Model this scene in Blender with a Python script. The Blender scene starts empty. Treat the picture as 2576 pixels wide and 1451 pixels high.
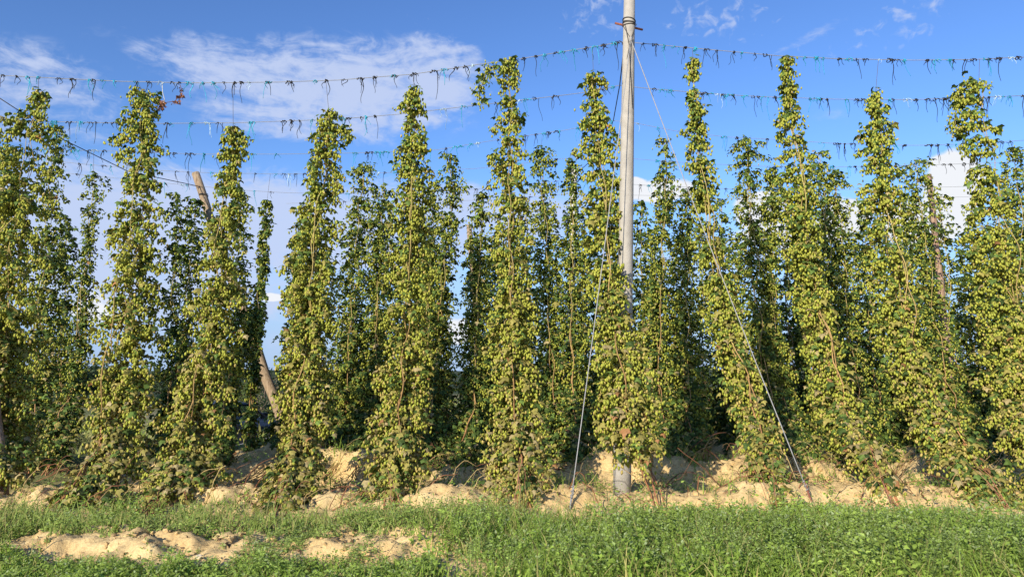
import bpy, bmesh, math, random
import numpy as np
from mathutils import Vector, Matrix
S = bpy.context.scene
COL = S.collection
R = math.radians
rng = np.random.default_rng(11)
random.seed(5)

# ------------------------------------------------------------------ camera
EYE = 1.6; F = 1860.0; PITCH = 6.58
SP, CP = math.sin(R(PITCH)), math.cos(R(PITCH))
cam = bpy.data.objects.new("camera", bpy.data.cameras.new("camera"))
COL.objects.link(cam)
cam.location = (0, 0, EYE); cam.rotation_euler = (R(90 + PITCH), 0, 0)
cam.data.sensor_width = 36; cam.data.lens = 36 * F / 2576
cam.data.clip_start = 0.1; cam.data.clip_end = 20000
S.camera = cam

def ray(px, py):
    xc = (px - 1288) / F; yc = (725.5 - py) / F
    return xc, CP - yc * SP, SP + yc * CP
def at(px, py, Y):
    x, y, z = ray(px, py); t = Y / y
    return np.array((t * x, Y, EYE + t * z))

# ------------------------------------------------------------------ light
SUN_EL = 20.5; SUN_AZ = 210
sd = np.array((math.sin(R(SUN_AZ)) * math.cos(R(SUN_EL)), math.cos(R(SUN_AZ)) * math.cos(R(SUN_EL)), math.sin(R(SUN_EL))))
sun = bpy.data.objects.new("sun", bpy.data.lights.new("sun", 'SUN')); COL.objects.link(sun)
sun.data.energy = 5.0; sun.data.angle = R(0.55); sun.data.color = (1.0, 0.90, 0.74)
sun.rotation_euler = Vector(tuple(-sd)).to_track_quat('-Z', 'Y').to_euler()
sun.location = tuple(sd * 60)
S.view_settings.view_transform = 'Standard'; S.view_settings.look = 'None'
S.view_settings.exposure = 0.35; S.view_settings.gamma = 1.0
S.view_settings.use_curve_mapping = False

# ------------------------------------------------------------------ sky
W = bpy.data.worlds.new("World"); S.world = W; W.use_nodes = True
nt = W.node_tree; nt.nodes.clear()
def N(tree, typ, **kw):
    n = tree.nodes.new(typ)
    for k, v in kw.items(): setattr(n, k, v)
    return n
def mth(op, a, b=None, c=None, clamp=False, tree=None):
    tree = tree or nt
    n = tree.nodes.new('ShaderNodeMath'); n.operation = op; n.use_clamp = clamp
    for i, v in enumerate((a, b, c)):
        if v is None: continue
        if isinstance(v, (int, float)): n.inputs[i].default_value = v
        else: tree.links.new(v, n.inputs[i])
    return n.outputs[0]
sky = N(nt, 'ShaderNodeTexSky'); sky.sky_type = 'NISHITA'; sky.sun_disc = False
sky.sun_elevation = R(SUN_EL); sky.sun_rotation = R(SUN_AZ)
sky.air_density = 1.0; sky.dust_density = 0.6; sky.ozone_density = 2.0
tc = N(nt, 'ShaderNodeTexCoord')
sx = N(nt, 'ShaderNodeSeparateXYZ'); nt.links.new(tc.outputs['Generated'], sx.inputs[0])
AZ = mth('ARCTAN2', sx.outputs[0], sx.outputs[1])
EL = mth('ARCSINE', sx.outputs[2])
def azel(px, py):
    x, y, z = ray(px, py); l = math.sqrt(x*x + y*y + z*z)
    return math.atan2(x, y), math.asin(z / l)
def blob(px, py, rx, ry, amp, tilt=0.0):
    a0, e0 = azel(px, py); a = mth('SUBTRACT', AZ, a0); e = mth('SUBTRACT', EL, e0)
    if tilt:
        e = mth('MULTIPLY_ADD', a, -tilt, e)
    a = mth('MULTIPLY', a, F / rx); e = mth('MULTIPLY', e, F / ry)
    d = mth('ADD', mth('MULTIPLY', a, a), mth('MULTIPLY', e, e))
    g = mth('SUBTRACT', 1.0, d, clamp=True)
    return mth('MULTIPLY', g, amp)
def union(lst):
    o = lst[0]
    for b in lst[1:]: o = mth('MAXIMUM', o, b)
    return o
def noise(sxm, sym, detail, rough, off=0.0, dist=0.0):
    cb = N(nt, 'ShaderNodeCombineXYZ')
    nt.links.new(mth('MULTIPLY', AZ, sxm), cb.inputs[0]); nt.links.new(mth('MULTIPLY', EL, sym), cb.inputs[1])
    cb.inputs[2].default_value = off
    n = N(nt, 'ShaderNodeTexNoise'); n.inputs['Scale'].default_value = 1.0
    n.inputs['Detail'].default_value = detail; n.inputs['Roughness'].default_value = rough
    n.inputs['Distortion'].default_value = dist
    nt.links.new(cb.outputs[0], n.inputs['Vector'])
    return n.outputs['Fac']
def smooth(x, lo, hi):
    m = N(nt, 'ShaderNodeMapRange'); m.interpolation_type = 'SMOOTHSTEP'
    nt.links.new(x, m.inputs[0]); m.inputs[1].default_value = lo; m.inputs[2].default_value = hi
    return m.outputs[0]
# thin high cloud
cir = union([blob(880, 225, 430, 150, 1.0, 0.02), blob(600, 175, 300, 90, .8), blob(1090, 205, 200, 130, 1.0),
             blob(760, 300, 330, 70, .7), blob(110, 215, 230, 110, .62, -0.05), blob(60, 330, 260, 60, .5),
             blob(600, 560, 1000, 160, 1.15), blob(300, 620, 700, 230, 1.1), blob(1150, 540, 500, 100, 1.0),
             blob(2010, 110, 150, 20, .50, 0.35), blob(2090, 300, 60, 30, .30), blob(600, 770, 700, 150, .5), blob(680, 150, 500, 60, .35),
             blob(1900, 640, 700, 110, .5)])
n1 = noise(8, 22, 7, .66, 0.3, .9); n2 = noise(40, 70, 4, .6, 4.0, .6)
nn = mth('ADD', mth('MULTIPLY', n1, 1.7), mth('MULTIPLY', n2, .85))
cden = smooth(mth('ADD', mth('MULTIPLY', cir, .85), nn), 1.42, 2.12)
cden = mth('MULTIPLY', cden, mth('MULTIPLY', smooth(cir, .02, .45), .86))
# small broken puffs high up
puf = union([blob(1500, 35, 130, 75, .8), blob(1800, 45, 180, 80, .85), blob(2285, 45, 110, 70, .85), blob(1060, 75, 120, 40, .6), blob(2150, 100, 160, 60, .5)])
n4 = noise(58, 70, 4, .55, 2.0, .5)
pden = mth('MULTIPLY', smooth(mth('ADD', mth('MULTIPLY', puf, .30), n4), .68, .98), .62)
cden = mth('MAXIMUM', cden, mth('MULTIPLY', pden, smooth(puf, .0, .2)))
# cumulus
cum = union([blob(2395, 470, 80, 95, 1.0), blob(2330, 560, 130, 70, .9), blob(1910, 530, 75, 60, .95), blob(2130, 545, 70, 55, .95),
             blob(2000, 590, 190, 45, .75), blob(1660, 482, 120, 40, .85), blob(1590, 465, 60, 24, .8), blob(680, 748, 44, 13, .8),
             blob(1160, 830, 60, 50, .7), blob(235, 780, 60, 50, .6)])
n3 = noise(30, 34, 6, .6, 9.0, .2)
kden = smooth(mth('ADD', mth('MULTIPLY', cum, .75), mth('MULTIPLY', n3, .8)), .58, .80)
kden = mth('MULTIPLY', kden, smooth(cum, .02, .3))
gam = N(nt, 'ShaderNodeGamma'); gam.inputs[1].default_value = 1.2; nt.links.new(sky.outputs[0], gam.inputs[0])
mul0 = N(nt, 'ShaderNodeMix', data_type='RGBA', blend_type='MULTIPLY'); mul0.inputs[0].default_value = 1
nt.links.new(gam.outputs[0], mul0.inputs[6]); mul0.inputs[7].default_value = (.72, .90, 1.22, 1)
mul = N(nt, 'ShaderNodeMix', data_type='RGBA'); nt.links.new(mth('MULTIPLY', smooth(EL, .30, .02), .85), mul.inputs[0])   # pale air low over the horizon
nt.links.new(mul0.outputs[2], mul.inputs[6]); mul.inputs[7].default_value = (3.2, 4.5, 7.0, 1)
m1 = N(nt, 'ShaderNodeMix', data_type='RGBA'); nt.links.new(cden, m1.inputs[0])
nt.links.new(mul.outputs[2], m1.inputs[6]); m1.inputs[7].default_value = (4.6, 5.3, 7.2, 1)
m2 = N(nt, 'ShaderNodeMix', data_type='RGBA'); nt.links.new(kden, m2.inputs[0])
nt.links.new(m1.outputs[2], m2.inputs[6]); m2.inputs[7].default_value = (7.0, 7.2, 7.6, 1)
bg = N(nt, 'ShaderNodeBackground'); bg.inputs[1].default_value = 0.1
nt.links.new(m2.outputs[2], bg.inputs[0])
ow = N(nt, 'ShaderNodeOutputWorld'); nt.links.new(bg.outputs[0], ow.inputs[0])

# ------------------------------------------------------------------ helpers
def tag(o, label=None, cat=None, group=None, kind=None):
    if label: o['label'] = label
    if cat: o['category'] = cat
    if group: o['group'] = group
    if kind: o['kind'] = kind
    return o
def empty(name, loc, label, cat, group=None):
    o = bpy.data.objects.new(name, None); COL.objects.link(o); o.location = tuple(loc)
    o.empty_display_size = .2
    return tag(o, label, cat, group)
def link(name, me, mat, parent=None):
    o = bpy.data.objects.new(name, me); COL.objects.link(o)
    if mat: me.materials.append(mat)
    if parent:
        o.parent = parent; o.location = tuple(-np.array(parent.location))  # meshes are modelled in world space
    return o
class MB:
    """numpy mesh collector: faces of any size, one colour per vertex"""
    def __init__(s): s.v = []; s.f = []; s.c = []; s.n = 0
    def add(s, v, f, c=None):
        v = np.asarray(v, float).reshape(-1, 3); f = np.asarray(f, int)
        s.v.append(v); s.f.append(f + s.n); s.n += len(v)
        if c is None: c = (1, 1, 1)
        c = np.asarray(c, float)
        if c.ndim == 1: c = np.tile(c, (len(v), 1))
        s.c.append(c)
    def inst(s, pv, pf, M, T, c=None):
        """proto verts pv(n,3), faces pf(k,m), matrices M(N,3,3), offsets T(N,3), colours (N,3) or (N,n,3)"""
        n = len(T)
        if n == 0: return
        V = np.einsum('kij,nj->kni', M, pv) + T[:, None, :]
        Fc = (pf[None] + (np.arange(n) * len(pv))[:, None, None]).reshape(-1, pf.shape[1])
        if c is not None:
            if c.ndim == 2: c = np.repeat(c[:, None, :], len(pv), 1)
            c = c.reshape(-1, 3)
        s.add(V.reshape(-1, 3), Fc, c)
    def tube(s, pts, r, sides=5, c=None):
        pts = np.asarray(pts, float); n = len(pts)
        r = np.broadcast_to(np.asarray(r, float), (n,))
        t = np.gradient(pts, axis=0); t /= np.linalg.norm(t, axis=1)[:, None] + 1e-9
        ref = np.array((0.13, 1, 0.07)) if abs(t[:, 1]).mean() < .8 else np.array((1, .1, .05))
        a = np.cross(t, ref); a /= np.linalg.norm(a, axis=1)[:, None] + 1e-9; b = np.cross(t, a)
        ang = np.arange(sides) * 2 * math.pi / sides
        V = pts[:, None, :] + r[:, None, None] * (np.cos(ang)[None, :, None] * a[:, None, :] + np.sin(ang)[None, :, None] * b[:, None, :])
        i = np.arange(n - 1)[:, None]; j = np.arange(sides)[None, :]; k = (j + 1) % sides
        Fq = np.stack([i * sides + j, i * sides + k, (i + 1) * sides + k, (i + 1) * sides + j], -1).reshape(-1, 4)
        if c is not None:
            c = np.asarray(c, float)
            if c.ndim == 2: c = np.repeat(c, sides, 0)
        V = V.reshape(-1, 3)
        s.add(V, Fq, c)
        base = s.n - len(V)
        cap = np.array([list(range(sides))]); s.f.append(cap[:, ::-1] + base); s.f.append(cap + base + (n - 1) * sides)
    def box(s, lo, hi, c=None):
        x0, y0, z0 = lo; x1, y1, z1 = hi
        v = [(x0,y0,z0),(x1,y0,z0),(x1,y1,z0),(x0,y1,z0),(x0,y0,z1),(x1,y0,z1),(x1,y1,z1),(x0,y1,z1)]
        s.add(v, [(0,3,2,1),(4,5,6,7),(0,1,5,4),(1,2,6,5),(2,3,7,6),(3,0,4,7)], c)
    def build(s, name, mat, parent=None, smooth=True):
        me = bpy.data.meshes.new(name)
        V = np.concatenate(s.v); C = np.concatenate(s.c)
        lt = np.concatenate([np.full(len(f), f.shape[1]) for f in s.f]); li = np.concatenate([f.ravel() for f in s.f])
        me.vertices.add(len(V)); me.vertices.foreach_set('co', V.ravel().astype(np.float32))
        me.loops.add(len(li)); me.loops.foreach_set('vertex_index', li.astype(np.int32))
        me.polygons.add(len(lt)); ls = np.concatenate([[0], np.cumsum(lt)[:-1]])
        me.polygons.foreach_set('loop_start', ls.astype(np.int32)); me.polygons.foreach_set('loop_total', lt.astype(np.int32))
        me.polygons.foreach_set('use_smooth', np.full(len(lt), smooth))
        at_ = me.color_attributes.new('tint', 'FLOAT_COLOR', 'POINT')
        at_.data.foreach_set('color', np.concatenate([C, np.ones((len(C), 1))], 1).ravel().astype(np.float32))
        me.update(); me.validate()
        return link(name, me, mat, parent)

def vnoise(x, y, seed=0):
    """value noise, numpy"""
    xi = np.floor(x).astype(np.int64); yi = np.floor(y).astype(np.int64); fx = x - xi; fy = y - yi
    fx = fx * fx * (3 - 2 * fx); fy = fy * fy * (3 - 2 * fy)
    def h(a, b):
        n = (a * 374761393 + b * 668265263 + seed * 974634777) & 0x7fffffff
        n = ((n ^ (n >> 13)) * 1274126177) & 0x7fffffff
        return ((n ^ (n >> 16)) & 0xffff) / 65535.0
    return (h(xi, yi) * (1 - fx) + h(xi + 1, yi) * fx) * (1 - fy) + (h(xi, yi + 1) * (1 - fx) + h(xi + 1, yi + 1) * fx) * fy
def sst(a, b, x):
    t = np.clip((x - a) / (b - a), 0, 1); return t * t * (3 - 2 * t)

# ------------------------------------------------------------------ materials
def mat(name, base=(1, 1, 1), rough=.8, tint=False, nscale=0, namp=.3, bump=0, bscale=30, trans=0, metallic=0, spec=.3, trans_col=None):
    m = bpy.data.materials.new(name); m.use_nodes = True; t = m.node_tree
    p = t.nodes['Principled BSDF']; p.inputs['Roughness'].default_value = rough; p.inputs['Metallic'].default_value = metallic
    p.inputs['Specular IOR Level'].default_value = spec
    col = None
    rgb = t.nodes.new('ShaderNodeRGB'); rgb.outputs[0].default_value = (*base, 1); col = rgb.outputs[0]
    if tint:
        a = t.nodes.new('ShaderNodeAttribute'); a.attribute_name = 'tint'
        x = t.nodes.new('ShaderNodeMix'); x.data_type = 'RGBA'; x.blend_type = 'MULTIPLY'; x.inputs[0].default_value = 1
        t.links.new(col, x.inputs[6]); t.links.new(a.outputs['Color'], x.inputs[7]); col = x.outputs[2]
    if nscale:
        g = t.nodes.new('ShaderNodeNewGeometry'); n = t.nodes.new('ShaderNodeTexNoise'); n.inputs['Scale'].default_value = nscale
        n.inputs['Detail'].default_value = 5; t.links.new(g.outputs['Position'], n.inputs['Vector'])
        mr = t.nodes.new('ShaderNodeMapRange'); t.links.new(n.outputs['Fac'], mr.inputs[0])
        mr.inputs[1].default_value = .25; mr.inputs[2].default_value = .75; mr.inputs[3].default_value = 1 - namp; mr.inputs[4].default_value = 1 + namp
        x = t.nodes.new('ShaderNodeVectorMath'); x.operation = 'SCALE'
        t.links.new(col, x.inputs[0]); t.links.new(mr.outputs[0], x.inputs['Scale']); col = x.outputs[0]
    t.links.new(col, p.inputs['Base Color'])
    if bump:
        g = t.nodes.new('ShaderNodeNewGeometry'); n = t.nodes.new('ShaderNodeTexNoise'); n.inputs['Scale'].default_value = bscale
        n.inputs['Detail'].default_value = 6; t.links.new(g.outputs['Position'], n.inputs['Vector'])
        b = t.nodes.new('ShaderNodeBump'); b.inputs['Strength'].default_value = bump; b.inputs['Distance'].default_value = .02
        t.links.new(n.outputs['Fac'], b.inputs['Height']); t.links.new(b.outputs[0], p.inputs['Normal'])
    if trans:
        tr = t.nodes.new('ShaderNodeBsdfTranslucent'); mx = t.nodes.new('ShaderNodeMixShader'); mx.inputs[0].default_value = trans
        x = t.nodes.new('ShaderNodeMix'); x.data_type = 'RGBA'; x.blend_type = 'MULTIPLY'; x.inputs[0].default_value = 1
        t.links.new(col, x.inputs[6]); x.inputs[7].default_value = (*(trans_col or (1.1, 1.2, .5)), 1)
        t.links.new(x.outputs[2], tr.inputs['Color'])
        t.links.new(p.outputs[0], mx.inputs[1]); t.links.new(tr.outputs[0], mx.inputs[2])
        t.links.new(mx.outputs[0], t.nodes['Material Output'].inputs['Surface'])
    return m
M_leaf = mat('hop leaf', rough=.62, tint=True, nscale=40, namp=.22, trans=.18, spec=.25)
M_cone = mat('hop cone', rough=.7, tint=True, nscale=110, namp=.3, trans=.10, trans_col=(1.1, 1.15, .45), spec=.2)
M_stem = mat('bine', rough=.8, tint=True, nscale=25, namp=.3)
M_weed = mat('weed leaf', rough=.75, tint=True, nscale=30, namp=.2, trans=.32, spec=.1)
M_conc = mat('concrete', (.37, .345, .30), rough=.9, nscale=9, namp=.16, bump=.35, bscale=60)
M_conc2 = mat('pale concrete', (.55, .53, .49), rough=.9, nscale=9, namp=.15)
M_steel = mat('galvanised steel', (.30, .30, .30), rough=.6, metallic=0, nscale=30, namp=.2)
M_dark = mat('dark wire', (.06, .055, .05), rough=.6, nscale=20, namp=.3)
M_rust = mat('rusty iron', (.23, .085, .055), rough=.85, nscale=40, namp=.4)
M_twine = mat('twine', rough=.8, tint=True, nscale=40, namp=.2)
M_dry = mat('dry plant', rough=.85, tint=True, nscale=20, namp=.25, trans=.12, trans_col=(1.2, 1, .7))

def wood(name, base, dark):
    m = bpy.data.materials.new(name); m.use_nodes = True; t = m.node_tree; p = t.nodes['Principled BSDF']; p.inputs['Roughness'].default_value = .85
    g = t.nodes.new('ShaderNodeTexCoord'); mp = t.nodes.new('ShaderNodeMapping'); mp.inputs['Scale'].default_value = (30, 30, 1.6)
    n = t.nodes.new('ShaderNodeTexNoise'); n.inputs['Scale'].default_value = 1.5; n.inputs['Detail'].default_value = 6
    t.links.new(g.outputs['Object'], mp.inputs[0]); t.links.new(mp.outputs[0], n.inputs['Vector'])
    cr = t.nodes.new('ShaderNodeValToRGB'); cr.color_ramp.elements[0].position = .32; cr.color_ramp.elements[1].position = .62
    cr.color_ramp.elements[0].color = (*dark, 1); cr.color_ramp.elements[1].color = (*base, 1)
    t.links.new(n.outputs['Fac'], cr.inputs[0]); t.links.new(cr.outputs[0], p.inputs['Base Color'])
    b = t.nodes.new('ShaderNodeBump'); b.inputs['Strength'].default_value = .4; b.inputs['Distance'].default_value = .02
    t.links.new(n.outputs['Fac'], b.inputs['Height']); t.links.new(b.outputs[0], p.inputs['Normal'])
    return m
M_wood = wood('weathered wood', (.36, .27, .17), (.17, .11, .06))
M_wood2 = wood('peeling wood', (.40, .28, .19), (.16, .08, .045))

# ------------------------------------------------------------------ ground
RIDGES = [(9.35, .17, .50), (11.75, .30, .62), (14.6, .30, .65), (17.4, .30, .65), (20.2, .30, .65), (23.0, .3, .65), (25.8, .3, .65)]
def ground(x, y, fine=True):
    x = np.asarray(x, float); y = np.asarray(y, float)
    z = -1.15 * sst(14, 24, y) * sst(-3, -9, x + .25 * (y - 14)) - .028 * np.clip(y - 24, 0, 90) * sst(-3, -9, x)
    z = z - .028 * np.clip(y - 32, 0, 90) * (1 - sst(-3, -9, x)) + .9 * sst(34, 60, y) * 0
    z = np.where(y > 130, z + .0041 * np.clip(y - 130, 0, 400), z)
    far = sst(450, 1500, y)
    z = z + far * (5.0 + 6 * vnoise(x / 420 + 9, y / 900, 5) + 3 * vnoise(x / 90, y / 300, 8))
    wob = .60 * (vnoise(x * .8, y * 0 + 2.2, 3) - .5) + .34 * (vnoise(x * 2.6, y * 0 + 5.2, 4) - .5)
    inn = sst(-8.5, -7.0, x + .3 * (9 - y) * 0)
    for i, (yy, a, w) in enumerate(RIDGES):
        if i >= 2: inn_i = sst(-6, -4.6, x - .45 * (yy - 14))
        else: inn_i = inn if i == 0 else sst(-6.3, -5.2, x)
        am = a * (.25 + 1.5 * vnoise(x * 1.3, y * 0 + yy, 7) ** 1.3)
        if i == 0: am = am * (1 - .85 * np.exp(-((x - 1.42) / .42) ** 2))
        d = (y - yy - wob) / w
        prof = np.exp(-np.abs(np.where(d < 0, d * 1.7, d)) ** 3)
        z = z + inn_i * am * prof
    # low bank of soil in the foreground, left
    e = 6.74 + .30 * (vnoise(x * 1.6, x * 0, 12) - .5) + .25 * sst(-2.6, -4.6, x)
    bank = sst(e - .13, e + .08, y) * (1 - sst(7.2, 8.2, y)) * .085 * (.6 + .7 * vnoise(x * 2.1, x * 0, 13)) * sst(-5.0, -3.6, x) * (1 - sst(-.9, .2, x))
    z = z + bank
    if fine:
        near = (1 - sst(20, 30, y))
        z = z + near * (.06 * (vnoise(x * 3, y * 3, 21) - .5) + .10 * (vnoise(x * 8, y * 8, 22) - .5) + .055 * (vnoise(x * 19, y * 19, 23) - .5))
        cl = vnoise(x * 11, y * 11, 24); z = z + near * .05 * np.clip(cl - .72, 0, 1)
    return z
def axis(fine_lo, fine_hi, step, lo, hi, g=1.22):
    a = list(np.arange(fine_lo, fine_hi, step)); s = step; b = a[-1]
    while b < hi: s = min(s * g, (abs(b) + 1) * .12 + step); b += s; a.append(b)
    s = step; b = fine_lo; pre = []
    while b > lo: s = min(s * g, (abs(b) + 1) * .12 + step); b -= s; pre.append(b)
    return np.array(pre[::-1] + a)
gx = axis(-6.5, 9.2, .036, -5000, 5000); gy = axis(5.5, 13, .032, -40, 6000, 1.03)
GX, GY = np.meshgrid(gx, gy)
GZ = ground(GX, GY)
nx, ny = len(gx), len(gy)
ii, jj = np.meshgrid(np.arange(nx - 1), np.arange(ny - 1))
q = (jj * nx + ii).ravel()
g = MB(); g.add(np.stack([GX.ravel(), GY.ravel(), GZ.ravel()], 1), np.stack([q, q + 1, q + 1 + nx, q + nx], 1))
def ground_mat():
    m = bpy.data.materials.new('sandy soil and fields'); m.use_nodes = True; t = m.node_tree; p = t.nodes['Principled BSDF']
    p.inputs['Roughness'].default_value = .95; p.inputs['Specular IOR Level'].default_value = .1
    geo = t.nodes.new('ShaderNodeNewGeometry'); sp = t.nodes.new('ShaderNodeSeparateXYZ'); t.links.new(geo.outputs['Position'], sp.inputs[0])
    def nz(sc, det=5, ro=.6):
        n = t.nodes.new('ShaderNodeTexNoise'); n.inputs['Scale'].default_value = sc; n.inputs['Detail'].default_value = det; n.inputs['Roughness'].default_value = ro
        t.links.new(geo.outputs['Position'], n.inputs['Vector']); return n.outputs['Fac']
    def mix(f, a, b, bt='MIX'):
        x = t.nodes.new('ShaderNodeMix'); x.data_type = 'RGBA'; x.blend_type = bt
        for s_, v in ((0, f), (6, a), (7, b)):
            if isinstance(v, tuple): x.inputs[s_].default_value = (*v, 1)
            elif isinstance(v, (int, float)): x.inputs[s_].default_value = v
            else: t.links.new(v, x.inputs[s_])
        return x.outputs[2]
    def ss(v, a, b):
        mr = t.nodes.new('ShaderNodeMapRange'); mr.interpolation_type = 'SMOOTHSTEP'; t.links.new(v, mr.inputs[0])
        mr.inputs[1].default_value = a; mr.inputs[2].default_value = b; return mr.outputs[0]
    sand = mix(ss(nz(2.2), .3, .7), (.64, .445, .195), (.74, .56, .275))
    sand = mix(ss(nz(28, 4), .42, .75), sand, (.50, .345, .16))
    sand = mix(ss(nz(140, 2), .60, .74), sand, (.34, .20, .09))
    field = mix(ss(nz(.35), .35, .65), (.20, .19, .07), (.13, .16, .05))
    field = mix(ss(nz(.05, 3), .45, .6), field, (.33, .27, .14))
    far = mix(ss(nz(.004, 4), .4, .6), (.035, .055, .02), (.12, .12, .05))
    far = mix(ss(nz(.03, 4), .45, .6), far, (.03, .05, .02))
    f1 = ss(mth('MULTIPLY_ADD', mth('MAXIMUM', mth('MULTIPLY_ADD', sp.outputs[0], -1.0, -4.8, tree=t), 0.0, tree=t), 6.0, sp.outputs[1], tree=t), 19, 25); f2 = ss(sp.outputs[1], 110, 180)
    c = mix(f1, sand, field); c = mix(f2, c, far)
    t.links.new(c, p.inputs['Base Color'])
    b = t.nodes.new('ShaderNodeBump'); b.inputs['Strength'].default_value = .6; b.inputs['Distance'].default_value = .03
    t.links.new(nz(45, 6, .7), b.inputs['Height']); t.links.new(b.outputs[0], p.inputs['Normal'])
    return m
tag(g.build('ground', ground_mat()), kind='structure')

# gravel road beyond the left end of the yard
rd = MB(); xs = np.arange(-60, 1.0, .5)
yc_ = 22.2 + .02 * (xs + 8)
for k in range(len(xs) - 1):
    P = []
    for x, yy in ((xs[k], yc_[k]), (xs[k+1], yc_[k+1])):
        for o in (-1.1, 0, 1.1): P.append((x, yy + o, float(ground(x, yy + o, False)) + .06))
    rd.add(P, [(0, 3, 4, 1), (1, 4, 5, 2)])
tag(rd.build('road', mat('pale gravel', (.50, .47, .43), rough=.95, nscale=3, namp=.2)), kind='structure')

# ------------------------------------------------------------------ protos
def cone_proto(sides=5):
    ang = np.arange(sides) * 2 * math.pi / sides; v = [(0, 0, 0)]
    for zz, rr, o in ((-.22, .40, 0), (-.62, .46, .5)):
        v += [(rr * math.cos(a + o * 6.28 / sides), rr * math.sin(a + o * 6.28 / sides), zz) for a in ang]
    v.append((0, 0, -1.0)); f = []
    for i in range(sides):
        j = (i + 1) % sides
        f += [(0, 1 + i, 1 + j), (1 + i, 1 + sides + i, 1 + j), (1 + j, 1 + sides + i, 1 + sides + j), (1 + sides + i, 1 + 2 * sides, 1 + sides + j)]
    return np.array(v) * np.array((.56, .56, 1)), np.array(f)[:, ::-1]
CV, CF = cone_proto()
LV = np.array([(0, .38, .06), (0, .0, 0), (.30, -.06, -.05), (.56, .36, -.16), (.24, .50, -.02), (.16, .72, -.05), (0, 1.0, -.2),
               (-.16, .72, -.05), (-.24, .50, -.02), (-.56, .36, -.16), (-.30, -.06, -.05)])
LF = np.array([(0, i, i + 1 if i < 10 else 1) for i in range(1, 11)])
def frames(d, up, roll=None):
    """matrices whose columns are x, y(=d), z(~up)"""
    d = d / (np.linalg.norm(d, axis=1)[:, None] + 1e-9)
    x = np.cross(d, up); x /= np.linalg.norm(x, axis=1)[:, None] + 1e-9
    z = np.cross(x, d)
    return np.stack([x, d, z], -1)

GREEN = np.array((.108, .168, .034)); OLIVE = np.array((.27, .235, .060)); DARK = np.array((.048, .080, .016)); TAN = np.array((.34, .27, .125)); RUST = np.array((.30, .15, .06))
CONE_A = np.array((.42, .425, .064)); CONE_B = np.array((.27, .30, .045)); CONE_C = np.array((.46, .36, .11))

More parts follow.
